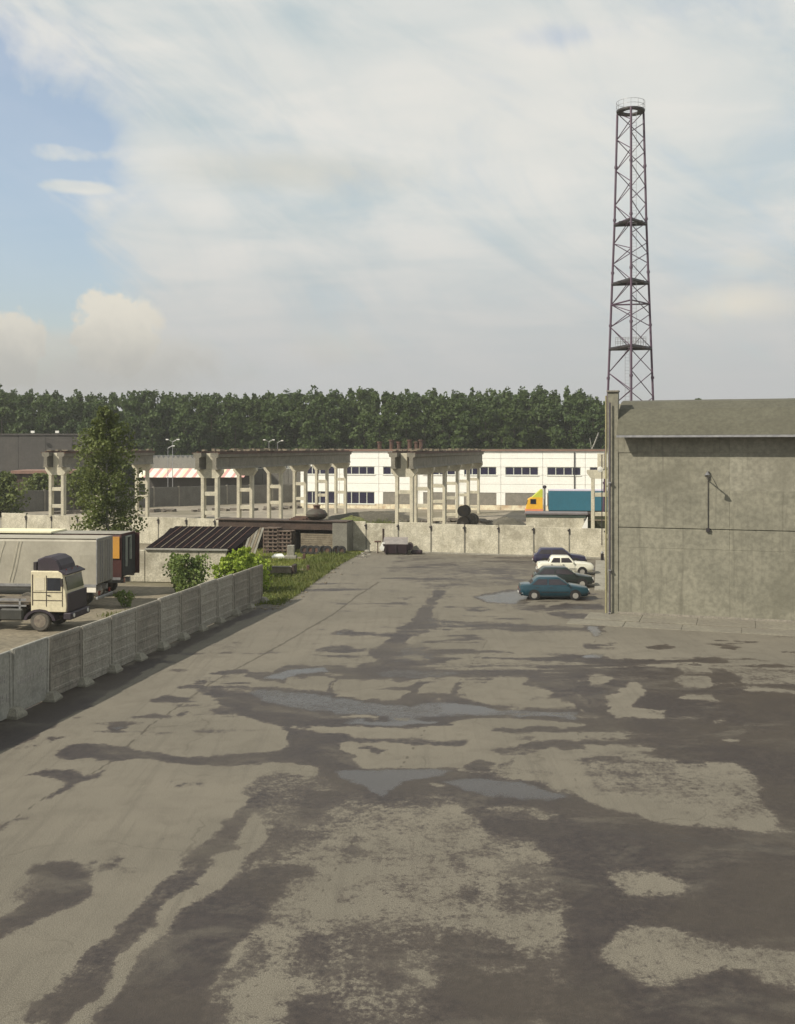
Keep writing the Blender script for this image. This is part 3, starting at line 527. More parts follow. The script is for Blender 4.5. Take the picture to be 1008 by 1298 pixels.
# ------------------------------------------------------------------ forest
LEAF_F = leafmat('forest_leaves', (.036, .064, .020), (.060, .090, .026), .05, (.085, .118, .036))
def leaf_cloud(n, c, rad, size, rng=RNG, flat=.6):
    d = rng.normal(0, 1, (n, 3)); d /= np.linalg.norm(d, axis=1)[:, None]
    r = rng.uniform(.35, 1, n)**.5
    p = c+d*r[:, None]*rad
    return p, np.full(n, size)*rng.uniform(.6, 1.3, n)
def leaf_quads(p, s, rng=RNG):
    n = len(p); a = rng.normal(0, 1, (n, 3)); a /= np.linalg.norm(a, axis=1)[:, None]
    b_ = np.cross(a, rng.normal(0, 1, (n, 3))); b_ /= np.linalg.norm(b_, axis=1)[:, None]
    a = a*s[:, None]*.5; b_ = b_*s[:, None]*.5
    return np.stack([p-a-b_*.4, p+a*.2-b_, p+a+b_*.4, p-a*.2+b_], 1)
def crown_points(h, rmax, kind, rng, dens=1.0, size=.75):
    P_, S_ = [], []
    nb = 40
    for i in range(nb):
        f = rng.uniform(.25, 1.0)
        if kind == 'round': rr = rmax*math.sqrt(max(.05, 1-((f-.62)/.42)**2))*.8
        elif kind == 'cone': rr = rmax*(1.08-f)*1.1
        else: rr = rmax*(.45+.5*math.sin(f*3))
        a = rng.uniform(0, 2*PI); q_ = rr*rng.uniform(.3, .95)
        c = np.array([math.cos(a)*q_, math.sin(a)*q_, f*h*.93]); rb = rmax*rng.uniform(.16, .36)
        p, s = leaf_cloud(int(50*dens), c, np.array([rb, rb, rb*.8]), size, rng); P_.append(p); S_.append(s)
    p, s = leaf_cloud(int(90*dens), np.array([0, 0, h*.9]), np.array([rmax*.3, rmax*.3, h*.09]), size, rng); P_.append(p); S_.append(s)
    return np.concatenate(P_), np.concatenate(S_)
rngf = np.random.default_rng(11)
allq = []; tm = MB()
for row, (yy, sp, hh) in enumerate(((232, 3.3, 20.5), (238, 3.0, 22.6), (245, 3.0, 23.8), (255, 3.4, 25.2), (268, 4.2, 26.6))):
    x = -128+rngf.uniform(0, 3)
    while x < 138:
        Yt = yy+rngf.uniform(-3, 3); h = hh-1.4+rngf.normal(0, .45)+.4*math.sin(x*.045+1)+.5*math.sin(x*.13+row)
        px = HX+F*x/Yt
        h += 1.6*max(0, (60-px)/200) - .5*max(0, (px-650)/200)
        if row == 0: h -= rngf.uniform(0, 4)
        h -= 3.2*min(1, max(0, (px-735)/45)); kind = rngf.choice(['round', 'cone', 'round', 'round', 'round']); rm = rngf.uniform(2.7, 4.3)*(.8 if kind == 'cone' else 1)
        p, s = crown_points(h, rm, kind, rngf, 1.0, .62)
        if row < 4:
            p2, s2 = leaf_cloud(330, np.array([0, 0, (5.0, 6.5, 10., 12.)[row]]), np.array([rm, rm, 5.5]), 1.05, rngf); p = np.concatenate([p, p2]); s = np.concatenate([s, s2])
        if row > 2: k_ = p[:, 2] > h*.42; p = p[k_]; s = s[k_]
        p = p+np.array([x, Yt, 0]); allq.append(leaf_quads(p, s, rngf))
        if row < 2: tm.tube((x, Yt, -.1), (x+rngf.normal(0, .3), Yt, h*.85), .2, .06, n=5, caps=False)
        x += sp*rngf.uniform(.6, 1.3)
FQ = np.concatenate(allq)
fo = put('forest', fast_quads('forest', FQ, LEAF_F)); tag(fo, 'dense dark green forest closing off the view behind the industrial yards', 'forest', kind='stuff')
tr_ = tm.build('trunk', BARK, fo); tag(tr_, kind='stuff')
def make_tree(name, label, h, rm, loc, m, bark, kind='tall', dens=1.0, size=.3, group=None, seed=3, low=.2, trunk_r=.16, nb=40, bsz=.3):
    r = np.random.default_rng(seed); t_ = thing(name, label, 'tree' if h > 4 else 'bush', loc, 0, group)
    tb = MB(); top = Vector((r.normal(0, .1), 0, h*.96)); mid = Vector((r.normal(0, .12), r.normal(0, .1), h*.5))
    tb.tube((0, 0, -.1), mid, trunk_r, trunk_r*.6, n=8); tb.tube(mid, top, trunk_r*.6, .02, n=6)
    P_, S_ = [], []
    for i in range(nb):
        f = low+(1-low)*(i+.5)/nb; base = mid*(f*2) if f < .5 else mid.lerp(top, (f-.5)*2)
        prof = math.sin(min(1, (1-f)/(1-low)*1.15+.06)*PI*.62)**.8 if kind != 'cone' else (1-f)/(1-low)+.08
        L_ = rm*prof*r.uniform(.55, 1.18); a = i*2.4+r.uniform(-.4, .4)
        tip = base+Vector((math.cos(a)*L_, math.sin(a)*L_, L_*r.uniform(.1, .55)))
        tb.tube(base, tip, .035*(1.2-f)+.012, .008, n=4, caps=False)
        for k_ in range(4):
            c = base.lerp(tip, .35+.2*k_); rb = max(.12, L_*bsz*r.uniform(.8, 1.3))
            p, s = leaf_cloud(int(42*dens), np.array(c)-np.array([0, 0, rb*.5]), np.array([rb, rb, rb*1.25]), size, r); P_.append(p); S_.append(s)
    tb.build('trunk', bark, t_)
    c_ = put('crown', fast_quads('crown', leaf_quads(np.concatenate(P_), np.concatenate(S_), r), m), t_)
    tag(c_, kind='stuff')
    return t_
LEAF_B = leafmat('birch_leaves', (.075, .10, .03), (.115, .14, .04), .7, (.16, .18, .06))
LEAF_G = leafmat('young_yellow_green_leaves', (.17, .25, .03), (.26, .34, .04), 1.2, (.36, .42, .07))
LEAF_M = leafmat('mid_green_leaves', (.10, .15, .04), (.15, .20, .055), 1.2, (.2, .24, .08))
LEAF_D = leafmat('far_dark_leaves', (.035, .055, .02), (.05, .08, .025), .5)
bt = G(137, 733); bt = Vector((PX(137, 82), 82, 0))
make_tree('birch_tree', 'tall loose-crowned birch with a pale trunk rising behind the parked trailers', 13.2, 2.65, bt, LEAF_B, BIRCH, dens=.85, size=.21, seed=15, low=.1, nb=92, trunk_r=.15, bsz=.23)
make_tree('bush', 'mid green bush against the pale shed wall behind the left fence', 2.6, 1.45, (PX(238, 67.3), 67.3, 0), LEAF_M, BARK, dens=1.1, size=.17, seed=8, low=.08, trunk_r=.05, nb=22)
make_tree('bush', 'bright yellow-green bush near the far end of the left fence', 3.0, 1.55, (PX(312, 67.2), 67.2, 0), LEAF_G, BARK, dens=1.0, size=.19, seed=9, low=.1, trunk_r=.05, nb=22)
make_tree('bush', 'small bright bush between the yellow-green bush and the mid green one', 2.5, 1.0, (PX(288, 67), 67, 0), LEAF_G, BARK, dens=.9, size=.17, seed=10, low=.1, trunk_r=.04, nb=14)
make_tree('sapling', 'low sprouting weed bush in the dirt beside the trailer shadow', .9, .7, (PX(155, 61.5), 61.5, 0), LEAF_M, BARK, dens=.5, size=.12, seed=12, low=.1, trunk_r=.02, nb=8)
for k_, (px, Yd, topy, rr, sd_, lb) in enumerate(((884, 170, 502, 2.9, 21, 'round dark treetop rising behind the warehouse roof, largest of the three'), (857, 175, 505.5, 1.7, 22, 'small treetop just above the warehouse roof, between the tower foot and the round treetop'), (833, 172, 504.5, 1.9, 23, 'treetop above the warehouse roof next to the foot of the lattice tower'))):
    hh = 9.5+(568-topy)*Yd/1300
    make_tree('tree', lb, hh, rr, (PX(px, Yd), Yd, 0), LEAF_D, BARK, dens=.9, size=.5, seed=sd_, low=.45, nb=34, group='treetops behind the warehouse roof', bsz=.42)
make_tree('tree', 'dark bushy tree at the left edge in front of the long dark hall', 6.2, 2.9, (PX(0, 142), 142, 0), LEAF_B, BARK, dens=.9, size=.4, seed=31, low=.15, nb=30, bsz=.4)
make_tree('tree', 'low green tree beyond the grey wall, between the first crane frame and the left edge', 5.6, 2.8, (PX(52, 160), 160, 0), LEAF_B, BARK, dens=.8, size=.4, seed=32, low=.15, nb=26, bsz=.4)
make_tree('tree', 'bushy tree growing behind the big birch beyond the grey wall', 6.8, 3.0, (PX(104, 158), 158, 0), LEAF_B, BARK, dens=.8, size=.4, seed=33, low=.15, nb=26, bsz=.4)

# ------------------------------------------------------------------ left panel fence
FA = math.atan2(1, .1947)                       # bearing of the fence line
def fpt(y): return Vector((-13.8+.1947*(y-35.6), y, 0))
lf = thing('concrete_panel_fence', 'long grey ribbed concrete panel fence standing on feet along the left side of the yard', 'fence', fpt(38.7), FA)
LP = 2.45*math.hypot(1, .1947)
def fence_panel(L_, h, ribs=4, th=.14):
    m = MB(); m.cbox(.03, L_-.03, -th/2, th/2, .03, h, .025)
    m2 = MB()
    # raised margin and ribs on the yard side (local -y)
    f = -th/2
    m.box(.05, .17, f-.03, f+.01, .2, h-.04); m.box(L_-.17, L_-.05, f-.03, f+.01, .2, h-.04)
    for k in range(ribs+1 if ribs else 0):
        z = .22+(h-.42)*k/ribs; m.prismx([(f+.01, z-.02), (f-.02, z+.02), (f-.02, z+.13), (f+.01, z+.17)], .171, L_-.171)
    return m
pm = fence_panel(LP, 2.36).mesh('panel', CONC_D); pm2 = fence_panel(LP, 2.36).mesh('panel', mat('stained_fence_concrete', (.37, .335, .275), (.28, .255, .21), 1.0, .9, .35, .3, .6)); pm3 = fence_panel(LP, 2.36).mesh('panel', mat('paler_fence_concrete', (.46, .43, .36), (.37, .34, .285), 1.3, .9, .35, .3, .5)); pw = fence_panel(LP, 2.36, 0).mesh('panel', FADED)
fm = MB(); fm.loft([[(-.34, -.42, 0), (.34, -.42, 0), (.34, .3, 0), (-.34, .3, 0)], [(-.34, -.42, .12), (.34, -.42, .12), (.34, .3, .12), (-.34, .3, .12)], [(-.17, -.26, .36), (.17, -.26, .36), (.17, .2, .36), (-.17, .2, .36)]])
foot = fm.mesh('foot', mat('fence_foot_concrete', (.36, .34, .27), (.27, .25, .2), 2, .9, .3, .3))
rr = random.Random(4)
for k in range(-5, 10):
    p = put('panel', pw if k in (-1, -2) else rr.choice((pm, pm2, pm3)), lf, (k*LP, rr.uniform(-.02, .02), rr.uniform(-.03, .03)))
    p.rotation_euler = (rr.uniform(-.02, .02), rr.uniform(-.006, .006), rr.uniform(-.006, .006))
    if k == -1: p['label'] = 'faded white-painted panel with worn lettering'
    if k == -2: p['label'] = 'white-painted panel with worn marks at the left edge'
for k in range(-5, 11): put('foot', foot, lf, (k*LP, rr.uniform(-.05, .05), rr.uniform(-.05, 0)), rr.uniform(-.06, .06))
# worn, no longer legible lettering: two rows of short strokes
INK = mat('worn_lettering_paint', (.46, .43, .40), (.53, .5, .46), 6, .9, .05, .2)
for (k, z0, hh, xs0) in ((-1, 1.62, .24, .35), (-1, 1.05, .3, .3), (-2, 1.3, .3, .9), (-2, .62, .28, 1.1)):
    x = xs0
    while x < LP-.35:
        w_ = rr.uniform(.10, .17); f = -.072; q_ = rr.randrange(3)
        pts = [(0, 0), (.035, 0), (.035, hh*.42), (w_-.035, hh*.42), (w_-.035, 0 if q_ != 1 else hh*.42), (w_, 0 if q_ != 1 else hh*.42), (w_, hh), (w_-.035, hh), (w_-.035, hh*.55), (.035, hh*.55), (.035, hh), (0, hh)]
        MB().prism([(x+a, z0+b_) for a, b_ in pts], f-.006, f+.004).build('worn_letter', INK, lf, loc=(k*LP, 0, 0))
        x += w_+rr.choice((.07, .08, .2))

# ------------------------------------------------------------------ far panel wall
wd = Vector((1, -.325, 0)).normalized(); WA = math.atan2(wd.y, wd.x)
W0 = Vector((17.9, far_wall_y(17.9), 0))
fw = thing('concrete_wall', 'long stained whitewashed concrete panel wall closing the far end of the yard', 'wall', W0, WA)
PWD = 3.12
def wall_panel(h):
    m = MB(); m.cbox(-PWD+.05, -.05, -.07, .07, 0, h, .02); return m
pms = [wall_panel(2.66+dz).mesh('panel', WHITEW) for dz in (0, .07, -.06)]
post = MB().box(-.045, .045, -.10, .05, 0, 2.5).mesh('post', CONC); hook = MB().box(-.05, .05, -.17, -.101, 2.05, 2.5).box(-.16, .051, -.14, -.102, 2.3, 2.42).mesh('bracket', DARKM)
for k in range(20):
    o = put('panel', pms[rr.choice((0, 0, 1, 2))] if k not in (2, 3) else pms[1 if k == 2 else 0], fw, (-k*PWD, rr.uniform(-.02, .02), rr.uniform(-.02, .02))); o.rotation_euler = (rr.uniform(-.01, .01), 0, 0)
    put('post', post, fw, (-k*PWD, 0, 0)); put('bracket', hook, fw, (-k*PWD, 0, 0))
MB().box(-18.6, .2, -.28, -.12, 0, .12).build('footing', CONC_L, fw)

# ------------------------------------------------------------------ warehouse on the right
WH0 = Vector((12.04, 58.8, 0)); WR = math.atan2(-.318, .948)
wh = thing('warehouse', 'big windowless concrete panel warehouse with a grey pitched roof on the right', 'warehouse', WH0, WR)
WALLM = mat('warehouse_panel_concrete', (.325, .31, .24), (.255, .245, .19), .42, .92, .4, .25, .6, stain=(.18, .172, .13), stain_amt=.65, bscale=7)
WALLM2 = mat('warehouse_panel_concrete_light', (.375, .36, .285), (.30, .285, .225), .5, .92, .4, .25, .5, stain=(.2, .19, .145), stain_amt=.5, bscale=7)
courses = [(0.0, 2.1), (2.1, 3.85), (3.85, 4.98), (4.98, 7.15), (7.15, 9.25), (9.25, 10.12)]
for bx in range(6):
    x0 = .6+6.06*bx; x1 = x0+6.06
    for ci, (z0, z1) in enumerate(courses):
        g0 = .02 if ci == 3 else .0008; g1 = .02 if ci == 2 else .0008
        m = MB(); m.cbox(x0+.0015, x1-.0015, rr.uniform(-.004, .004)+(-.03 if ci == 5 else 0), .3, z0+g0, z1-g1, .012 if ci in (2, 3) else .002)
        m.build('wall_panel', WALLM2 if (bx >= 1 and ci in (4, 5)) or (bx == 0 and ci == 3 and False) else WALLM, wh)
MB().box(.62, 37, .31, .4, 0, 10.1).box(36.4, 36.9, .41, 33, 0, 10.1).box(.62, 36.4, 33.01, 33.3, 0, 10.1).build('inner_wall', WALLM, wh)
MB().prismx([(.41, 0), (32.9, 0), (32.9, 10.1), (16.5, 12.5), (.41, 10.1)], .62, .8).build('gable', WALLM, wh)
MB().box(0, .598, -.05, .5, 0, 12.72).prismx([(.501, 0), (33.2, 0), (33.2, 10.1), (1.5, 12.1), (.501, 11.3)], 0, .598).build('firewall', WALLM, wh)
MB().box(-.04, .64, -.16, .54, 12.722, 12.8).build('firewall_coping', CONC_D, wh)
rt = MB()
for bx in range(12):
    x0 = .602+3.06*bx; d = .006*(bx % 2)
    rt.prismx([(-.9, 10.13+d), (-.9, 10.24+d), (-.2, 11.0+d), (.7, 11.75+d), (1.6, 12.18+d), (2.6, 12.32+d), (16.2, 12.5+d), (16.2, 12.38+d), (2.6, 12.2+d), (1.65, 12.06+d), (.77, 11.64+d), (-.12, 10.9+d), (-.8, 10.13+d)], x0, x0+3.058); rt.prismx([(16.201, 12.38), (16.201, 12.5), (34, 10.2), (34, 10.1)], x0, x0+3.058)
rt.build('roof', ROOFF, wh)
MB().box(.602, 37.3, -.96, -.905, 10.10, 10.22).build('eaves_flashing', GALV, wh)
MB().tube((.16, -.24, .15), (.16, -.24, 12.1), .05, n=10).path([(.16, -.24, .15), (.16, -.42, .04)], .065, 10).build('drainpipe', mat('violet_grey_pipe', (.07, .06, .085), (.1, .085, .1), 3, .5, .1, .1), wh)
MB().box(.08, .24, -.4, -.121, .02, .14).build('pipe_shoe', CONC_L, wh)
for z in (2.5, 7.5): MB().box(.07, .25, -.32, -.122, z, z+.07).build('pipe_bracket', GALV, wh)
MB().tube((-.08, -.05, 0), (-.08, -.05, 12.5), .05, n=8).build('conduit', mat('yellowish_pipe', (.42, .38, .2), (.33, .3, .17), 2, .6, .1, .2), wh)
MB().box(.605, 36.5, -.06, -.012, -.01, .16).build('plinth', CONC_D, wh)
# wall lamp with its conduit
wl = thing('wall_lamp', 'small lamp on a bracket arm sticking out of the warehouse wall', 'lamp', WH0+Vector((.948, -.318, 0))*5.52+Vector((0, 0, 8.0)), WR)
MB().tube((0, -.1, -.25), (0, -1.05, .12), .035, n=8).tube((0, -.1, .25), (0, -.6, -.02), .02, n=6).build('arm', GALV, wl)
MB().box(-.07, .07, -.12, -.03, -.2, .2).build('mounting_plate', DARKM, wl)
MB().lathe([(.04, .11), (.08, .06), (.16, -.1), (.15, -.12)], 12, Matrix.Translation((0, -1.15, .08)) @ Matrix.Rotation(-.5, 4, 'X')).build('lamp_shade', GALV, wl)
MB().tube((0, -.05, -.3), (0, -.05, -2.95), .02, n=6).build('conduit', DARKM, wl)
MB().box(-.1, .1, -.14, -.02, -3.15, -2.95).build('junction_box', DARKM, wl)
# concrete apron slabs along the wall
ap = []
SLAB = mat('apron_concrete', (.27, .25, .195), (.225, .205, .165), .6, .93, .35, .25, stain=(.2, .18, .145), stain_amt=.5, bscale=14)
apr = thing('concrete_apron', 'pale concrete slab strip along the foot of the warehouse wall', 'pavement', WH0, WR); apr['kind'] = 'structure'; del apr['category']
for r_, (y0, y1) in enumerate(((-2.35, -.05), (-4.2, -2.5))):
    for k in range(13):
        m = MB(); x0 = -1.0+3.0*k+(0 if r_ == 0 else -.7); hgt = (.05, .03)[r_]; m.cbox(x0+.006, x0+2.994, y0, y1, -.02, hgt+rr.uniform(-.008, .008), .015); m.build('slab', SLAB, apr)

# ------------------------------------------------------------------ lattice tower
TY = 110.0; TX = PX(799.5, TY); tz = lambda py: H-(py-HY)*TY/F
tw = thing('lattice_tower', 'tall slim dark lattice steel mast behind the warehouse', 'tower', (TX, TY, 0), -.20)
def hw(z):                              # half width of the tower, from the photograph
    pts = [(0, 2.95), (tz(505), 2.45), (tz(440), 2.2), (tz(357), 1.93), (tz(281), 1.68), (tz(140), 1.38)]
    for (a, wa_), (b_, wb) in zip(pts, pts[1:]):
        if z <= b_: return wa_+(wb-wa_)*(z-a)/(b_-a)
    return pts[-1][1]
def leg(i, z):
    w_ = hw(z)
    return [Vector((-w_, w_*.58, z)), Vector((w_, w_*.58, z)), Vector((0, -w_*1.15, z))][i]
ztop = tz(141)
for i in range(3):
    m = MB(); zs = [0, tz(440), tz(281), ztop]
    for a, b_ in zip(zs, zs[1:]): m.tube(leg(i, a), leg(i, b_), .12, n=8)
    for k in range(1, 8): zc = ztop*k/8; m.tube(leg(i, zc)-Vector((0, 0, .12)), leg(i, zc)+Vector((0, 0, .12)), .18, n=8)
    m.build('leg', STEEL, tw)
nodes = [154, 191, 234, 281, 306, 357, 384, 440, 471, 503]
Lz = [tz(v) for v in (140, 173.5, 213, 257, 306, 332, 384, 412.5, 471, 520, 570, 620)]; Rz = [tz(v) for v in (154, 191, 234, 281, 319, 357, 397, 440, 503, 545, 595, 640)]
Lz = [z for z in Lz if z > 0]; Rz = [z for z in Rz if z > 0]
def brace(p, q_): MB().tube(p, q_, .05, n=5).build('brace', STEEL, tw)
ls = sorted([(z, 0) for z in Lz]+[(z, 1) for z in Rz], reverse=True)
for za, zb in zip(Lz, Lz[1:]): brace(leg(0, za), leg(1, zb)); brace(leg(1, za), leg(0, zb))
for i in range(len(Lz)-1):
    zm = (Lz[i]+Lz[i+1])/2
    brace(leg(0, Lz[i]), leg(2, zm)); brace(leg(2, zm), leg(0, Lz[i+1]))
for i in range(len(Rz)-1):
    zm = (Rz[i]+Rz[i+1])/2
    brace(leg(1, Rz[i]), leg(2, zm)); brace(leg(2, zm), leg(1, Rz[i+1]))
for py in (281, 384):
    z = tz(py); m = MB()
    for i in range(3): m.tube(leg(i, z), leg((i+1) % 3, z), .085, n=6)
    m.build('ring_beam', STEEL, tw)
for py in (281.5, 357, 440):
    z = tz(py); m = MB(); c = [leg(i, z) for i in range(3)]; c2 = [v+Vector((0, 0, .14)) for v in c]
    inner = [v.lerp(sum(c, Vector())/3, .6) for v in c]
    for i in range(3):
        j = (i+1) % 3; m.quad(c[i], c[j], inner[j], inner[i], .12)
        m.tube(c[i]-Vector((0,0,.1)), c[j]-Vector((0,0,.1)), .14, n=6)
        ext = (c[i]+c[j])/2; m.box(-.4, .4, -.25, .25, -.16, .0, Matrix.Translation(ext*1.0))
    m.build('platform', DARKM, tw)
m = MB(); z = tz(440)
for k in range(13):
    x = -1.6+3.2*k/12; m.tube((x, -.6, z), (x, -.6, z+1.0), .025, n=4); m.tube((x, .95, z), (x, .95, z+1.0), .025, n=4)
for hh in (.55, 1.0): m.tube((-1.6, -.6, z+hh), (1.6, -.6, z+hh), .03, n=4); m.tube((-1.6, .95, z+hh), (1.6, .95, z+hh), .03, n=4)
m.build('railing', GALV, tw)
pr = 1.5; m = MB(); n = 24
vs = []
for r_, zz_ in ((pr, ztop-.1), (pr, ztop+.08), (.8, ztop+.08), (.8, ztop-.1)):
    vs.append([(r_*math.cos(2*PI*k/n), r_*math.sin(2*PI*k/n), zz_) for k in range(n)])
m.loft(vs+[vs[0]], caps=False); m.build('top_platform', DARKM, tw)
m = MB()
for k in range(n):
    a = 2*PI*k/n; a2 = 2*PI*(k+1)/n
    if k % 2 == 0: m.tube((pr*math.cos(a), pr*math.sin(a), ztop), (pr*math.cos(a), pr*math.sin(a), ztop+.95), .025, n=4)
    for hh in (.5, .95): m.tube((pr*math.cos(a), pr*math.sin(a), ztop+hh), (pr*math.cos(a2), pr*math.sin(a2), ztop+hh), .022, n=4)
m.build('top_railing', GALV, tw)
def ladder(x, y, z0, z1):
    m = MB()
    for s_ in (-.22, .22): m.tube((x+s_, y, z0), (x+s_, y, z1), .028, n=4)
    z = z0
    while z < z1: m.tube((x-.22, y, z), (x+.22, y, z), .014, n=4); z += .35
    m.build('ladder', GALV, tw)
ladder(.38, .3, tz(440), ztop); ladder(-.35, .3, 0, tz(440))

# ------------------------------------------------------------------ crane runway frames
def column_frame(h, w_=1.8, full=False):
    """two-legged ladder column with a corbel head; origin at its foot, legs along x"""
    t_ = thing('crane_column', 'x', 'column'); lw = .34; d = .3
    for s_ in (-1, 1):
        x = s_*(w_/2-lw/2); MB().cbox(x-lw/2, x+lw/2, -d, d, -.1, h-2.1, .02).build('leg', CONCC, t_)
    for z in ((h-2.1)*.14, (h-2.1)*.47, (h-2.1)*.76):
        MB().cbox(-w_/2+lw+.002, w_/2-lw-.002, -d*.8, d*.8, z-.2, z+.2, .02).build('crossbar', CONCC, t_)
    # head: corbels left and right, stub up between the beams
    MB().prism([(-w_/2-.0, h-2.1), (w_/2, h-2.1), (w_/2+.42, h-1.55), (w_/2+.42, h-1.25), (-w_/2-.42, h-1.25), (-w_/2-.42, h-1.55)], -d-.02, d+.02).build('corbel', CONCC, t_)
    MB().cbox(-.34, .34, -d, d, h-1.249, h+.35, .02).build('column_head', CONCC, t_)
    return t_
CONCC = mat('weathered_column_concrete', (.56, .52, .40), (.44, .41, .32), 1.4, .9, .3, .25, .3)
def runway(p0, step, n, h, wl_, grp, names, beams=True, skip=(), over=2.0):
    """row of columns carrying crane beams; names: label per column"""
    ang = math.atan2(step.y, step.x)-PI/2
    proto = None
    for k in range(n):
        pos = p0+step*k
        if proto is None: c = proto = column_frame(h, wl_)
        else: c = copy_tree(proto)
        c.location = pos; c.rotation_euler = (0, 0, ang); c['label'] = names[k]; c['group'] = grp
    L_ = step.length
    return ang, L_
BEAM = mat('dark_crane_beam_concrete', (.30, .275, .22), (.21, .195, .155), 1.2, .9, .3, .3, .5)
def beams(p0, step, n, h, wl_, grp, labs, over=1.2):
    ang = math.atan2(step.y, step.x)-PI/2; L_ = step.length
    for side, lb in zip((-1, 1), labs):
        t_ = thing('crane_beam', lb, 'beam', p0, ang, grp)
        cx = side*(wl_/2+.0)
        for k in range(n-1):
            y0 = k*L_-(over if k == 0 else -.03); y1 = (k+1)*L_+(over if k == n-2 else -.03)
            MB().prism([(cx-.32, h-1.24), (cx+.32, h-1.24), (cx+.2, h-1.0), (cx+.2, h-.1), (cx+.42, h), (cx+.42, h+.42), (cx-.42, h+.42), (cx-.42, h), (cx-.2, h-.1), (cx-.2, h-1.0)], y0, y1).build('beam_segment', BEAM, t_)
        MB().box(cx-.06, cx+.06, -over, (n-1)*L_+over, h+.421, h+.56).build('rail', RUST, t_)
        MB().box(cx-.5, cx+.5, -over-.02, (n-1)*L_+over, h+.425, h+.45).box(cx+side*.40, cx+side*.55, -over, (n-1)*L_+over, h+.3, h+.419).build('walkway_edge', RUST, t_)
        dm = MB(); y = 0
        while y < (n-1)*L_:
            r1 = rr.uniform(.08, .28); dm.box(cx+rr.uniform(-.4, 0), cx+rr.uniform(.05, .4), y, y+rr.uniform(.3, 1.6), h+.57, h+.57+r1); y += rr.uniform(.8, 3.2)
        dm.build('debris', WOOD, t_)
sL = Vector((2.06, 9.6, 0)); sR = Vector((2.07, 8.8, 0)); sM = Vector((1.97, 11.0, 0))
HC = 8.62
oname = ['first', 'second', 'third', 'fourth', 'fifth', 'sixth']
runway(Vector((-18.6, 102, 0)), sL, 6, HC, 1.8, 'ladder columns of the left crane runway', ['pale two-legged concrete crane column, %s from the front of the left row' % o for o in oname])
beams(Vector((-18.6, 102, 0)), sL, 6, HC, 1.8, 'beams of the left crane runway', ['dark concrete crane beam on the left side of the left column row', 'dark concrete crane beam on the right side of the left column row'])
runway(Vector((.73, 106, 0)), sR, 6, HC, 1.9, 'ladder columns of the middle crane runway', ['weathered two-legged concrete crane column, %s from the front of the row before the white hall' % o for o in oname])
beams(Vector((.73, 106, 0)), sR, 6, HC, 1.9, 'beams of the middle crane runway', ['dark crane beam on the left of the column row before the white hall', 'dark crane beam on the right of the column row before the white hall'])
runway(Vector((PX(73, 114), 114, 0)), sM, 3, HC, 1.8, 'ladder columns beside the birch', ['white two-legged concrete crane column standing left of the birch', 'two-legged concrete crane column seen through the crown of the birch', 'white two-legged concrete crane column standing right of the birch'])
beams(Vector((PX(73, 114), 114, 0)), sM, 3, HC, 1.8, 'beams by the birch', ['crane beam on the left side of the columns by the birch', 'crane beam on the right side of the columns by the birch'], over=1.0)
runway(Vector((PX(762, 100), 100, 0)), Vector((2.0, 8.8, 0)), 1, HC, 1.9, 'column by the warehouse corner', ['pale crane column just left of the warehouse corner'])

# ------------------------------------------------------------------ white two-storey hall
HS = 1.055; B0 = Vector((PX(756, 147)*HS, 147*HS, -.5)); bd = Vector((-1, .185, 0)).normalized(); BA = math.atan2(-bd.y, -bd.x)
hall = thing('white_hall', 'long white two-storey industrial hall with strip windows behind the far wall', 'building', B0, BA); hall.scale = (HS, HS, HS)
BAY = 6.05
FRAME = mat('pale_window_frame', (.55, .56, .5), (.45, .47, .42), 2, .6, .05, .1)
def zh(py): return H-(py-HY)*150/F
zs_ = [0, 1.15, 2.95, 5.55, 6.72, 7.95, 9.05]
def hall_bay(x0, low, up):
    W_p = 4.75
    for (z0, z1, m_) in ((0, 1.15, WSTN), (2.95, 5.55 if False else 4.2, WPAN), (4.2, 5.55, WPAN), (6.72, 7.95, WPAN), (7.95, 9.05, WPAN)):
        MB().cbox(x0+.02, x0+BAY-.02, rr.uniform(-.01, .01), .3, z0+.015, z1-.015, .02).build('wall_panel', m_, hall)
    for (z0, z1, kind) in ((1.15, 2.95, low), (5.55, 6.72, up)):
        # pier panels either side of the opening
        MB().cbox(x0+.02, x0+.65, 0, .3, z0+.015, z1-.015, .02).build('wall_panel', WPAN, hall)
        MB().cbox(x0+.65+W_p, x0+BAY-.02, 0, .3, z0+.015, z1-.015, .02).build('wall_panel', WPAN, hall)
        xa, xb = x0+.67, x0+.63+W_p
        if kind == 'fill': MB().cbox(xa, xb, .05, .3, z0+.01, z1-.01, .02).build('blocked_window', BRICKF, hall)
        else:
            f = MB(); f.box(xa, xb, .08, .2, z0, z0+.08).box(xa, xb, .08, .2, z1-.08, z1); q_ = (xb-xa)/4
            for j in range(5): f.box(xa+q_*j-.06 if j else xa, xa+q_*j+.06 if j < 4 else xb, .081, .199, z0+.081, z1-.081)
            fo_ = f.build('window', FRAME, hall)
            for j in range(4): MB().box(xa+q_*j+.061, xa+q_*(j+1)-.061, .13, .15, z0+.082, z1-.082).build('pane', GLASSV, fo_)
            MB().box(xa-.1, xb+.1, -.1, .07, z0-.08, z0-.001).build('window_sill', WPAN, hall)
bays = [(1, 'fill', 'win'), (0, 'fill', 'win'), (-1, 'fill', 'win'), (-2, 'fill', 'win'), (-3, 'fill', 'win'), (-4, 'fill', 'win'), (-5, 'fill', 'win'), (-6, 'win', 'win'), (-7, 'win', 'win')]
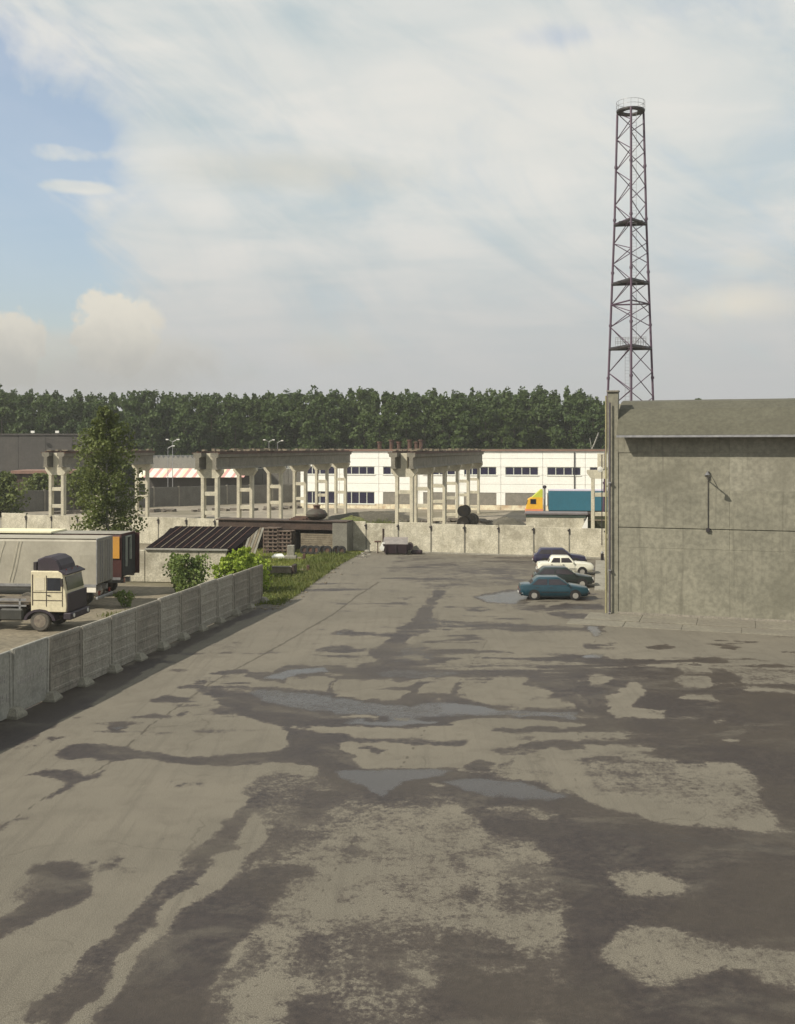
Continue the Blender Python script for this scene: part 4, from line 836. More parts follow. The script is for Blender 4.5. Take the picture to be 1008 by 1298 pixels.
# window groups start every 54 px: bay 0 opens at px 748
xb0 = .0
for k, lo, up in bays: hall_bay(-.9+.0+k*6.2, lo, up) if False else hall_bay(k*BAY-1.55, lo, up)
xl, xr = -7*BAY-1.55, 2*BAY-1.55
MB().box(xl, xr, .31, 30, 0, 9.0).build('inner_wall', WPAN, hall)
MB().box(xl-.2, xr+.2, -.25, 30.2, 9.06, 9.28).build('roof_edge', RUSTR, hall)
MB().box(xl-.1, xr+.1, -.1, 30.1, 9.281, 9.34).build('roof', ROOFF, hall)
for k, x in enumerate((-33.5, -31.6, -30.4, -28.7, -27.6, -26.9)):
    MB().tube((x, 9, 9.3), (x, 9, 10.3+.3*(k % 2)), .33, n=10).tube((x, 9, 10.3+.3*(k % 2)), (x, 9, 10.5+.3*(k % 2)), .45, n=10).build('roof_vent', RUST, hall)
MB().tube((-3.1, -.12, 0.2), (-3.1, -.12, 8.9), .07, n=6).build('drainpipe', DARKM, hall)
# ------------------------------------------------------------------ grey hall to its left, long wall, distant halls
GREYB = mat('dull_grey_cladding', (.115, .105, .095), (.09, .083, .078), .3, .9, .15, .15, .25)
GREYC = mat('grey_hall_concrete', (.21, .20, .175), (.16, .15, .13), .6, .9, .2, .2, .3)
gh = thing('grey_hall', 'plain grey hall seen between the left crane columns, left of the white hall', 'building', (PX(268, 196), 196, 0), -.12)
L_ = 25
for k in range(5):
    for (z0, z1) in ((0, 2.6), (2.6, 5.6), (7.0, 8.6)): MB().cbox(k*5+.03, k*5+4.97, 0, .3, z0+.02, z1-.02, .02).build('wall_panel', GREYC, gh)
    f = MB(); f.box(k*5+.03, k*5+4.97, .05, .2, 5.6, 5.7).box(k*5+.03, k*5+4.97, .05, .2, 6.9, 7.0)
    for j in range(5): f.box(k*5+.05+j*1.2, k*5+.15+j*1.2, .051, .199, 5.701, 6.899)
    wo = f.build('window', FRAME, gh)
    for j in range(4): MB().box(k*5+.16+j*1.2, k*5+1.24+j*1.2, .1, .12, 5.7, 6.9).build('pane', GLASSV, wo)
MB().box(0, 25, .31, 20, 0, 8.6).build('inner_wall', GREYC, gh); MB().box(-.3, 25.3, -.3, 20.3, 8.6, 8.9).build('roof', RUSTR, gh)
# long grey wall across the far yard
q0 = Vector((PX(-60, 147), 147, 0)); q1 = Vector((PX(425, 186), 186, 0)); dq = q1-q0
gw = thing('grey_wall', 'long grey concrete wall crossing the far yard behind the crane columns', 'wall', q0, math.atan2(dq.y, dq.x))
nP = 15; lp = dq.length/nP; gp_ = MB().cbox(.03, lp-.03, -.1, .1, 0, 3.15, .03).mesh('panel', GREYC); gpo = MB().box(-.12, .12, -.18, .16, 0, 3.3).mesh('post', CONC_D)
for k in range(nP): put('panel', gp_, gw, (k*lp, 0, rr.uniform(-.04, .04))); put('post', gpo, gw, (k*lp, 0, 0))
RUB = mat('rubble', (.22, .19, .15), (.14, .12, .1), 1.5, .95, .3, .3)
def rubble(pts, n, smax, label, m=RUB, smin=.1):
    b_ = MB()
    for k in range(n):
        t_ = rr.random(); j = min(int(t_*(len(pts)-1)), len(pts)-2); f = t_*(len(pts)-1)-j
        c = Vector(pts[j]).lerp(Vector(pts[j+1]), f)+Vector((rr.gauss(0, .6), rr.gauss(0, .6), 0)); s_ = rr.uniform(smin, smax)
        b_.box(-s_, s_, -s_*.6, s_*.6, -s_*.2, s_*.5, Matrix.Translation(c) @ Matrix.Rotation(rr.uniform(0, 6), 4, 'Z') @ Matrix.Rotation(rr.uniform(-.4, .4), 4, 'X'))
    o = b_.build('rubble', m); tag(o, label, 'rubble', kind='stuff'); return o
rubble([(-50, 148, 0), (-20, 158, 0), (-12, 170, 0)], 110, .8, 'scattered rubble along the foot of the long grey wall')
dh = thing('long_hall', 'long dark grey windowless hall in front of the forest at the far left', 'building', (PX(-80, 205), 205, 0), .02)
for k in range(6): MB().cbox(k*5.4+.02, k*5.4+5.38, 0, .3, 0, 12.1, .02).build('wall_panel', GREYB, dh)
MB().box(0, 32.4, .31, 25, 0, 12.1).build('inner_wall', GREYB, dh); MB().box(-.2, 32.6, -.2, 25.2, 12.1, 12.4).build('roof', GREYB, dh)
WL = mat('white_lamp_housing', (.75, .75, .7), (.7, .7, .66), 2, .5, 0, 0)
for px, lb in ((42, 'left of the two white floodlights on the edge of the long dark hall roof'), (73, 'right of the two white floodlights on the edge of the long dark hall roof')):
    t_ = thing('floodlight', lb, 'lamp', (PX(px, 204), 204, 12.4), 0, 'floodlights on the dark hall')
    MB().box(-.35, .35, -.3, 0, .1, .55).build('lamp_housing', WL, t_); MB().box(-.05, .05, -.2, -.1, 0, .1).build('bracket', GALV, t_)
bs = thing('brown_shed', 'low brown shed with a reddish roof edge in front of the long dark hall', 'shed', (PX(18, 172), 172, 0), .05)
for k in range(5): MB().cbox(k*3.1+.02, k*3.1+3.08, 0, .2, 0, 5.2, .02).build('wall_panel', WOODD, bs)
MB().box(0, 15.5, .21, 8, 0, 5.2).build('inner_wall', WOODD, bs); MB().box(-.4, 15.9, -.5, 8.3, 5.21, 5.75).build('roof', RUSTR, bs)
# striped canopy building
sc = thing('striped_canopy_building', 'low building with a zigzag grey roof above a red, white and yellow striped canopy', 'building', (PX(183, 188), 188, 0), .02)
LC = 19.4; nz = 22; zg = MB()
GZ = mat('pale_grey_folded_sheet', (.36, .35, .31), (.3, .29, .26), .8, .8, .1, .15)
for k in range(nz):
    x0 = LC*k/nz; x1 = LC*(k+1)/nz; xm = (x0+x1)/2
    MB()._add([(x0, 0, 5.8), (x1, 0, 5.8), (x1, 0, 7.6), (xm, 0, 8.15), (x0, 0, 7.6), (x0, 12, 5.8), (x1, 12, 5.8), (x1, 12, 7.6), (xm, 12, 8.15), (x0, 12, 7.6)], [(0,1,2,3,4), (9,8,7,6,5), (2,7,8,3), (3,8,9,4), (0,4,9,5), (1,6,7,2)]).build('roof_fold', GZ, sc)
RED = mat('red_stripe', (.60, .33, .30), (.55, .3, .28), 1, .7, .05, .1); YEL = mat('yellow_stripe', (.78, .70, .5), (.72, .64, .46), 1, .7, .05, .1); WHS = mat('white_stripe', (.8, .76, .66), (.7, .66, .56), 1, .7, .05, .1)
ns = 33
for k in range(ns):
    x0 = LC*k/ns; x1 = LC*(k+1)/ns-.02; MB().quad((x0-.9, -2.2, 4.2), (x1-.9, -2.2, 4.2), (x1, -.02, 5.78), (x0, -.02, 5.78), .06).build('canopy_strip', (WHS, YEL, RED)[k % 3] if k % 6 != 4 else WHS, sc)
MB().box(0, LC, 0, 11.9, 0, 5.79).build('wall', GREYB, sc)
def street_lamp(px, Yd, topy, label, heads=2):
    zt = H-(topy-HY)*Yd/F; t_ = thing('street_lamp', label, 'lamp post', (PX(px, Yd), Yd, 0))
    MB().tube((0, 0, 0), (0, 0, zt), .08, .05, n=6).build('pole', GALV, t_)
    for s_ in ((-1, 1) if heads == 2 else (1,)):
        MB().tube((0, 0, zt), (s_*.7, 0, zt+.35), .05, n=5).build('arm', GALV, t_); MB().box(s_*.95-.22, s_*.95+.22, -.15, .15, zt+.3, zt+.5).build('lamp_head', WL, t_)
street_lamp(219, 178, 560, 'two-armed street lamp beside the striped canopy building'); street_lamp(213, 180, 568, 'plain thin lamp pole left of the two-armed lamp by the striped canopy', 1)
street_lamp(341, 210, 560, 'two-armed street lamp standing beyond the left crane runway'); street_lamp(352, 212, 561, 'second lamp beyond the left crane runway, right of the two-armed one', 1)
# ------------------------------------------------------------------ cars
CHROME = mat('dull_chrome', (.5, .5, .5), (.4, .4, .4), 3, .25, 0, 0, metal=.8)
HUB = mat('pale_wheel_hub', (.40, .385, .35), (.28, .27, .25), 5, .5, .05, .1, metal=.2)
LAMPW = mat('headlight_glass', (.6, .6, .58), (.5, .5, .5), 3, .15, 0, 0); LAMPR = mat('red_tail_light', (.28, .02, .02), (.2, .02, .02), 3, .2, 0, 0)
def paint(name, c): return mat(name, c, tuple(x*.85 for x in c), 1.2, .32, .01, .06, coat=.6)
def ringx(x, w_, zb, zt, kind=0):
    """cross section of the body at station x"""
    h = zt-zb
    pts = [(-w_+.10, zb), (-w_+.02, zb+.10), (-w_, zb+h*.45), (-w_+.01, zb+h*.62), (-w_+.05, zt-.05), (-w_+.14, zt), (-w_*.4, zt+.025), (0, zt+.03)]
    pts = pts+[(-a, b) for a, b in reversed(pts[:-1])]
    return [(x, a, b) for a, b in pts]
def car(name, label, loc, rz, col, L=4.2, Wd=.82, hood=(.86, .93), belt=.92, roof=1.40, cab=(-1.55, -1.0, .35, .98), trunk=.93, r=.29, wb=(-1.22, 1.24), style='sedan', rimc=HUB, group=None, bumper=None, box=False):
    t_ = thing(name, label, 'car', loc, rz, group); hl = L/2
    xb0, xt0, xt1, xb1 = cab
    st = [(-hl, Wd*.88, .42, trunk-.17), (-hl+.06, Wd*.94, .30, trunk-.04), (-hl+.35, Wd*.99, .24, trunk), (xb0, Wd, .22, trunk+.01), (0, Wd, .20, belt), (xb1, Wd, .20, hood[1]), (hl-.55, Wd*.98, .22, hood[0]+.01), (hl-.12, Wd*.93, .26, hood[0]-.07), (hl, Wd*.86, .36, hood[0]-.17)]
    MB().loft([ringx(*s_) for s_ in st]).build('body', col, t_, smooth=True)
    W2 = Wd-.07; W3 = Wd-.20
    def rect(x0, x1, w_, z, cr=.06): return [(x0, -w_+cr, z), (x0+cr, -w_, z), (x1-cr, -w_, z), (x1, -w_+cr, z), (x1, w_-cr, z), (x1-cr, w_, z), (x0+cr, w_, z), (x0, w_-cr, z)]
    zb = belt-.03
    MB().loft([rect(xb0, xb1, W2, zb), rect(xt0-.02, xt1+.03, W3, roof-.07), rect(xt0+.06, xt1-.06, W3-.05, roof-.015), rect(xt0+.2, xt1-.2, W3-.2, roof)]).build('cabin', col, t_, smooth=True)
    gl = mat('smoky_car_glass', (.065, .057, .065), (.045, .04, .05), 1.5, .12, 0, 0)
    def lerp(a, b_, f): return a+(b_-a)*f
    def side(s_, xa0, xa1, xc0, xc1, nm):      # window between belt line and roof; x at bottom (xa) and top (xc)
        f0, f1 = .10, .86; z0 = lerp(zb, roof-.07, f0); z1 = lerp(zb, roof-.07, f1); y0 = lerp(W2, W3, f0)+.006; y1 = lerp(W2, W3, f1)+.006
        m = MB(); q_ = [(xa0, s_*y0, z0), (xa1, s_*y0, z0), (xc1, s_*y1, z1), (xc0, s_*y1, z1)]
        if s_ > 0: q_ = q_[::-1]
        m.quad(*q_, .02); m.build(nm, gl, t_)
    bl = lambda f: lerp(xb0, xt0, f); br = lambda f: lerp(xb1, xt1, f)
    mid = .5*(xt0+xt1)-.02
    for s_ in (-1, 1):
        side(s_, mid+.04, br(.10)-.13, mid+.04, br(.86)-.12, 'side_window')
        side(s_, bl(.10)+.16, mid-.04, bl(.86)+.14, mid-.04, 'side_window')
    for (fx, s_, nm) in ((br, 1, 'windshield'), (bl, -1, 'rear_window')):
        f0, f1 = .12, .9; z0, z1 = lerp(zb, roof-.07, f0), lerp(zb, roof-.07, f1); x0 = fx(f0)+s_*.012; x1 = fx(f1)+s_*.012; y0, y1 = lerp(W2, W3, f0)-.09, lerp(W2, W3, f1)-.08
        q_ = [(x0, -y0, z0), (x0, y0, z0), (x1, y1, z1), (x1, -y1, z1)]
        if s_ < 0: q_ = q_[::-1]
        MB().quad(*q_, .02).build(nm, gl, t_)
    for x in wb:
        for s_ in (-1, 1):
            MB().tube((x, s_*(Wd-.16), r+.02), (x, s_*(Wd+.008), r+.02), r+.065, n=20).build('wheel_arch', DARK, t_)
            wq = MB().lathe([(r*.55, -.09), (r*.93, -.09), (r, -.05), (r, .05), (r*.93, .09), (r*.55, .09)], 20, Matrix.Translation((x, s_*(Wd-.065), r)) @ Matrix.Rotation(PI/2, 4, 'X')).build('wheel', DARK, t_, smooth=True)
            MB().lathe([(r*.62, -.104), (r*.56, -.10), (r*.2, -.075), (r*.12, .1), (r*.2, .095), (r*.56, .10), (r*.62, .104)][::1], 16, Matrix.Translation((x, s_*(Wd-.062), r)) @ Matrix.Rotation(PI/2, 4, 'X')).build('rim', rimc, wq)
    bm = bumper or DARKM
    for s_ in (-1, 1):
        x0 = s_*(hl-.10); x1 = s_*(hl+.06); MB().cbox(min(x0, x1), max(x0, x1), -Wd*.93, Wd*.93, .36, .50, .03).build('bumper', bm, t_)
        for q_ in (-1, 1):
            MB().cbox(min(s_*(hl-.06), s_*(hl+.012)), max(s_*(hl-.06), s_*(hl+.012)), q_*Wd*.66-.14, q_*Wd*.66+.14, .54, .68, .01).build('headlight' if s_ > 0 else 'taillight', LAMPW if s_ > 0 else LAMPR, t_)
        MB().box(mid+.12, mid+.26, s_*(Wd+.004)-.012, s_*(Wd+.004)+.012, belt-.14, belt-.11).box(mid-.75, mid-.61, s_*(Wd+.004)-.012, s_*(Wd+.004)+.012, belt-.14, belt-.11).build('door_handle', DARKM, t_)
        MB().cbox(br(.1)-.22, br(.1)-.12, s_*(Wd+.06)-.07, s_*(Wd+.06)+.07, belt+.02, belt+.13, .015).build('mirror', col, t_)
        lm_ = MB(); 
        for x in (mid, br(.0)-.05): lm_.box(x-.006, x+.006, s_*(Wd+.001)-.004, s_*(Wd+.001)+.004, .34, belt-.1)
        lm_.box(wb[0]+.42, wb[1]-.42, s_*(Wd+.001)-.007, s_*(Wd+.001)+.007, .48, .52); lm_.build('trim', DARKM, t_)
    MB().box(hl-.02, hl+.004, -.35, .35, .52, .64).build('grille', DARK, t_)
    MB().box(-hl-.075, -hl-.061, -.26, .26, .38, .49).build('number_plate', WL, t_); MB().tube((-hl-.05, -.4, .25), (-hl+.3, -.4, .25), .03, n=6).build('exhaust_pipe', GALV, t_)
    MB().box(xb1+.1, hl-.2, -.006, .006, hood[0]+.02, hood[0]+.025).box(-hl+.1, xb0-.05, -Wd*.6, -Wd*.6+.012, trunk-.05, trunk+.004).build('panel_gap', DARKM, t_)
    return t_
def at(px, Yd): return (PX(px, Yd), Yd, 0)
car('parked_car', 'dark teal sedan with bright wheel hubs, nearest of the four parked cars', at(701.5, 64.9), -.035, paint('teal_blue_car_paint', (.008, .06, .09)), L=4.3, Wd=.84, hood=(.82, .92), belt=.92, roof=1.42, cab=(-1.62, -1.08, .30, 1.05), trunk=.96, wb=(-1.28, 1.28), group='cars parked by the warehouse corner')
car('parked_car', 'dark green hatchback parked between the teal sedan and the white sedan', at(713, 70.5), -.05, paint('dark_green_car_paint', (.018, .032, .03)), L=4.05, Wd=.82, hood=(.80, .90), belt=.90, roof=1.38, cab=(-1.90, -1.35, .25, .95), trunk=.92, wb=(-1.2, 1.25), group='cars parked by the warehouse corner')
car('parked_car', 'boxy white sedan parked behind the dark green hatchback', at(716, 77.3), -.06, paint('white_car_paint', (.74, .73, .62)), L=4.15, Wd=.81, hood=(.90, .95), belt=.93, roof=1.42, cab=(-1.28, -1.0, .30, .72), trunk=.93, wb=(-1.2, 1.22), group='cars parked by the warehouse corner', bumper=CHROME)
car('parked_car', 'violet-blue car farthest back, half hidden behind the white sedan', at(709, 83.5), -.08, paint('violet_blue_car_paint', (.03, .026, .075)), L=4.2, Wd=.82, hood=(.84, .92), belt=.92, roof=1.42, cab=(-1.95, -1.55, .30, .95), trunk=.94, wb=(-1.2, 1.25), group='cars parked by the warehouse corner')
bsl = thing('concrete_slab', 'pale upright concrete slab between the parked cars and the warehouse corner', 'slab', at(761.5, 74), -.195)
MB().cbox(-.40, .40, -6, 12, -.02, .12, .02).build('slab', CONC_L, bsl)
bp = thing('bollard', 'small dark post at the foot of the far wall beside the warehouse corner', 'post', at(763.5, 86.3)); MB().cbox(-.12, .12, -.12, .12, 0, .62, .02).build('post', DARKM, bp); MB().lathe([(.03, .62), (.12, .66), (.1, .78), (.02, .82)], 10).build('cap', GALV, bp)

# ------------------------------------------------------------------ truck tractor on the left
TRA = -math.radians(5.5)
CREAM = mat('cream_truck_paint', (.66, .60, .42), (.58, .52, .37), 1.0, .45, .03, .12, .2)
VIOL = mat('dark_violet_plastic', (.045, .03, .045), (.035, .026, .035), 2, .6, .1, .15)
tk = thing('truck_tractor', 'cream cab-over truck tractor with a dark roof fairing parked behind the left fence', 'truck', (PX(84, 53.0), 53.0, 0), TRA)
# local: x forward (0 = front face), y to the far side (0 = near side plane), z up
cw, cl = 2.45, 1.92
cb = MB(); prof = [(-cl, 1.0), (0, 1.0), (.04, 1.35), (-.02, 2.02), (-.20, 3.02), (-.34, 3.12), (-cl, 3.12)]
ins = .06
def sec(y, d): 
    cx_ = -cl/2; return [((x-cx_)*(1-d)+cx_, y, (z-2.0)*(1-d)+2.0) for x, z in prof]
cb.loft([sec(0, .035), sec(.07, 0), sec(cw-.07, 0), sec(cw, .035)])
cb.build('cab', CREAM, tk)
g = -.006
MB().box(-1.02, -.30, g-.008, g+.02, 2.12, 2.78).build('side_window', GLASS, tk)
MB().box(-1.70, -1.16, g-.008, g+.02, 2.12, 2.80).build('blanked_side_window', mat('cream_blank_panel', (.62, .56, .42), (.55, .5, .37), 2, .6, .03, .1), tk)
MB().box(-1.83, -1.79, g-.012, g, 1.35, 2.95).box(-1.08, -1.05, g-.012, g, 1.3, 2.9).box(-.22, -.19, g-.012, g, 1.3, 2.75).box(-1.79, -.22, g-.012, g, 2.02, 2.05).box(-1.79, -.22, g-.013, g, 1.6, 1.63).build('door_seam', WOODD, tk)
MB().box(-1.02, -.86, -.05, -.015, 1.86, 1.90).build('door_handle', DARKM, tk)
MB().box(-.25, -.15, -.16, -.04, 2.35, 2.75).tube((-.2, -.02, 2.6), (-.2, -.1, 2.6), .02).build('mirror', DARKM, tk)
def fx(z): return .02+(-.18-.02)*(z-2.02)/1.0 if z > 2.02 else .04
MB().quad((fx(2.12)+.02, .2, 2.12), (fx(2.12)+.02, cw-.2, 2.12), (fx(2.82)+.02, cw-.2, 2.82), (fx(2.82)+.02, .2, 2.82), .02).build('windshield', mat('windshield_grey_glass', (.10, .10, .085), (.08, .08, .07), 2, .15, 0, 0), tk)
MB().loft([[(-.42, .02, 3.02), (.0, .02, 2.92), (.03, .02, 2.98), (-.42, .02, 3.18)], [(-.42, cw-.02, 3.02), (.0, cw-.02, 2.92), (.03, cw-.02, 2.98), (-.42, cw-.02, 3.18)]]).build('sun_visor', VIOL, tk)
MB().cbox(.045, .12, .03, cw-.03, 1.0, 2.0, .03).build('grille', VIOL, tk)
MB().cbox(-.15, .28, -.02, cw+.02, .62, .98, .05).build('bumper', VIOL, tk)
for y in (.32, cw-.32): MB().tube((.28, y, .82), (.31, y, .82), .11, n=12).build('headlight', LAMPW, tk)
for y in (.5, 1.22, cw-.5): MB().tube((-.2, y, 3.121), (-.2, y, 3.2), .03, n=5).build('marker_lamp', LAMPR, tk)
# roof fairing
def fsec(y, d): return [((x+1.0)*(1-d)-1.0, y, 3.13+(z-3.13)*(1-d*.9)) for x, z in [(-1.70, 3.13), (-.38, 3.13), (-.44, 3.38), (-.62, 3.68), (-.92, 3.84), (-1.3, 3.86), (-1.70, 3.70)]]
MB().loft([fsec(.22, .10), fsec(.40, 0), fsec(cw-.4, 0), fsec(cw-.22, .10)]).build('roof_fairing', VIOL, tk)
MB().box(-1.9, -1.74, .3, cw-.3, 3.13, 3.55).build('fairing_support', DARKM, tk)
# arch, wheels, chassis
ar = MB(); xw, rw_ = -1.42, .54
pts = []
for k in range(9):
    a = PI*(.02+.96*k/8); pts.append((xw+.86*math.cos(a), .54+.62*math.sin(a)))
poly = pts+[(xw+(.70)*math.cos(PI*(.02+.96*k/8)), .54+.5*math.sin(PI*(.02+.96*k/8))) for k in reversed(range(9))]
ar.prism(poly, -.06, .55); ar.build('mudguard', VIOL, tk)
TYRE = mat('dusty_tyre', (.10, .09, .075), (.16, .145, .12), 3, .9, .15, .2)
def big_wheel(parent, x, y, r=.53, w_=.3, nm='wheel'):
    wq = MB().lathe([(r*.5, -w_/2), (r*.9, -w_/2), (r, -w_*.35), (r, w_*.35), (r*.9, w_/2), (r*.5, w_/2)], 24, Matrix.Translation((x, y, r)) @ Matrix.Rotation(PI/2, 4, 'X')).build(nm, TYRE, parent, smooth=True)
    rm_ = MB().lathe([(r*.62, -w_/2-.01), (r*.56, -w_/2+.01), (r*.42, -w_/2+.06), (r*.40, -w_/2-.03), (r*.2, -w_/2-.05), (r*.18, w_/2+.02), (r*.62, w_/2+.01)][::1], 20, Matrix.Translation((x, y, r)) @ Matrix.Rotation(-PI/2, 4, 'X') @ Matrix.Rotation(PI, 4, 'X') @ Matrix.Rotation(0, 4, 'Z'))
    rm_.build('rim', HUBT, wq); return wq
HUBT = mat('dusty_truck_hub', (.30, .26, .20), (.2, .16, .13), 5, .7, .05, .15)
for y in (.16, cw-.16): big_wheel(tk, xw, y)
MB().box(-7.2, -.3, .75, .9, .72, .98).box(-7.2, -.3, cw-.9, cw-.75, .72, .98).build('chassis_frame', DARKM, tk)
for x in (-5.0,):
    for y in (.17, .5, cw-.5, cw-.17): big_wheel(tk, x, y)
MB().prism([(-5.75, 1.12), (-4.25, 1.12), (-4.2, .9), (-4.25, 1.17), (-5.75, 1.17)], .0, .62).build('rear_mudguard', VIOL, tk)
MB().cbox(-3.6, -2.35, .02, .62, .52, 1.15, .08).build('fuel_tank', mat('grey_green_tank', (.07, .07, .06), (.05, .05, .045), 2, .5, .1, .2), tk)
MB().cbox(-3.3, -2.3, .66, cw-.66, 1.0, 1.35, .05).build('engine_box', WOODD, tk)
MB().box(-4.2, -2.2, .1, .16, 1.55, 1.66).box(-4.2, -2.2, .1, .16, 1.26, 1.34).box(-4.2, -4.1, .1, .16, .98, 1.66).box(-2.6, -2.5, .1, .16, .98, 1.66).build('side_rail', GALV, tk)
MB().box(-4.3, -2.1, .2, cw-.2, 1.351, 1.47).build('catwalk', mat('tan_boards', (.2, .17, .12), (.13, .1, .08), 2, .8, .1, .2), tk)
MB().lathe([(.12, 0), (.55, .02), (.6, .1), (.1, .14)], 18, Matrix.Translation((-5, cw/2, 1.0))).build('fifth_wheel', DARKM, tk)

# ------------------------------------------------------------------ grey curtain trailer
TARP = mat('grey_tarpaulin', (.50, .465, .375), (.42, .39, .315), .5, .75, .25, .08, .25, bscale=.8)
TARPD = mat('grey_trailer_doors', (.30, .275, .245), (.25, .23, .2), .6, .7, .1, .1, .3)
def trailer(name, label, loc, rz, L, W, z0, z1, side_m, roof_m, rear_m, extra=None):
    """local: x back-to-front along -x ; rear face at x=0, body to -x ; near side at y=0"""
    t_ = thing(name, label, 'trailer', loc, rz)
    n = 14; rs = random.Random(len(label))
    rings = []
    for k in range(n+1):
        x = -L*k/n; b_ = .0 if k in (0, n) else rs.uniform(-.035, .025)
        rings.append([(x, 0, z0), (x, b_, z0+(z1-z0)*.33), (x, b_*1.3-.01, z0+(z1-z0)*.66), (x, .02, z1-.1), (x, .12, z1), (x, W/2, z1+.05+b_), (x, W-.12, z1), (x, W, z1-.1), (x, W, z0)])
    MB().loft(rings, caps=True).build('body', side_m, t_)
    MB().box(-L+.01, -.01, .10, W-.10, z1+.055, z1+.075).build('roof', roof_m, t_)
    MB().box(.001, .05, .0, .07, z0-.02, z1).box(.001, .05, W-.07, W, z0-.02, z1).box(.001, .05, .0, W, z1+.001, z1+.07).build('rear_frame', GALV if extra is None else extra, t_)
    MB().box(-L, 0, -.02, .05, z0-.16, z0-.001).box(-L, 0, W-.05, W+.02, z0-.16, z0-.001).box(-L, 0, .7, .9, z0-.45, z0-.161).box(-L, 0, W-.9, W-.7, z0-.45, z0-.161).build('chassis', GALV, t_)
    for x in (-1.6, -2.9, -4.2):
        for y in (.2, W-.2): big_wheel(t_, x, y, .5, .32)
    return t_
tl = trailer('curtain_trailer', 'grey tarpaulin-sided semi-trailer parked behind the cream truck cab', (PX(122, 60), 60, 0), TRA, 13.6, 2.48, 1.52, 4.12, TARP, TARP, TARPD)
for y in (.08, 1.26): MB().cbox(.02, .06, y, y+1.13, 1.56, 4.05, .01).build('rear_door', TARPD, tl)
for y in (.5, .8, 1.65, 1.95): MB().tube((.08, y, 1.6), (.08, y, 4.0), .018, n=5).build('locking_bar', GALV, tl)
MB().cbox(-.05, .1, .05, 2.43, .62, .78, .02).build('underrun_bar', GALV, tl)
MB().box(-.9, -.02, .0, .04, 1.05, 1.34).build('mudflap', WHS, tl); MB().box(.0, .04, .3, .55, .85, 1.1).box(.0, .04, 1.9, 2.15, .85, 1.1).build('taillight', LAMPR, tl)
for x in (-4.55, -4.75, -5.6, -7.2):   # rope folds in the curtain
    MB().tube((x, -.03, 4.05), (x-.55, -.03, 1.6), .012, n=5).build('tarp_strap', mat('pale_strap', (.6, .57, .45), (.5, .47, .38), 3, .8, .05, .1), tl)
ORG = mat('orange_panel', (.55, .27, .04), (.45, .22, .04), 1, .6, .05, .1); DRED = mat('dark_red_panel', (.085, .022, .018), (.06, .016, .014), 1, .6, .05, .1)
YW = mat('cream_yellow_roof', (.78, .74, .5), (.72, .68, .48), 1, .7, .05, .06)
t2 = trailer('open_trailer', 'orange and dark red semi-trailer with open rear doors, behind the grey one', (PX(153, 65.4), 65.4, 0), TRA, 13.4, 2.5, 1.25, 3.95, DRED, CONC_L, DARKM, extra=DRED)
MB().cbox(-13.3, -.75, -.06, -.036, 1.3, 3.3, .01).build('side_curtain', DRED, t2)
MB().cbox(-.62, -.05, -.07, -.036, 2.45, 3.85, .01).build('orange_side_panel', ORG, t2)
MB().cbox(.02, .10, .1, 2.4, 1.3, 3.85, .01).build('interior_shade_panel', DARK, t2)  # black panel painted in for the shade inside the open trailer
MB().cbox(.06, .36, 2.44, 2.5, 1.25, 3.92, .01).build('rear_door', DRED, t2)
MB().box(.102, .2, .55, .70, 1.9, 3.8).box(.102, .2, 1.3, 1.45, 2.3, 3.75).box(.102, .2, .551, 1.449, 3.76, 3.84).build('inner_frame', mat('pale_door_frame', (.4, .42, .36), (.3, .32, .28), 2, .6, .05, .1), t2)
MB().box(-13.3, -4.6, .0, 2.4, 4.03, 4.14).build('bright_roof_sheet', YW, t2); MB().box(.12, .14, .2, .45, .9, 1.2).build('taillight', LAMPR, t2)

# ------------------------------------------------------------------ pale shed wall, tarred lean-to
sw0 = Vector((PX(150, 73), 73, 0)); sw = thing('shed', 'low shed with pale stained front wall and black seamed lean-to roof behind the left fence', 'shed', sw0, -.12)
Ls = 7.9
for k in range(4):
    MB().cbox(k*Ls/4+.02, (k+1)*Ls/4-.02, 0, .25, 0, 2.26, .03).build('wall_panel', WHITEW, sw)
MB().cbox(2.0, Ls+.15, -.14, .3, 2.27, 2.42, .02).build('eaves_board', mat('pale_eaves_board', (.42, .41, .36), (.33, .32, .28), 1.5, .85, .1, .2, .2), sw)
nrf = 12
for k in range(nrf):
    x0 = 2.1+6.5*k/nrf; x1 = 2.1+6.5*(k+1)/nrf
    MB().quad((x0, -.1, 2.46), (x1-.03, -.1, 2.46), (x1-.03+.6, 4.4, 3.64), (x0+.6, 4.4, 3.64), .08).build('roof_sheet', TAR, sw)
    if k: MB().quad((x0-.04, -.12, 2.49), (x0+.01, -.12, 2.49), (x0+.61, 4.4, 3.68), (x0+.56, 4.4, 3.68), .03).build('batten', WOOD if k % 2 == 0 else RUST, sw)
MB().prismx([(.26, 0), (4.4, 0), (4.4, 3.5), (.26, 2.4)], 2.3, 7.9).build('back_volume', TAR, sw)
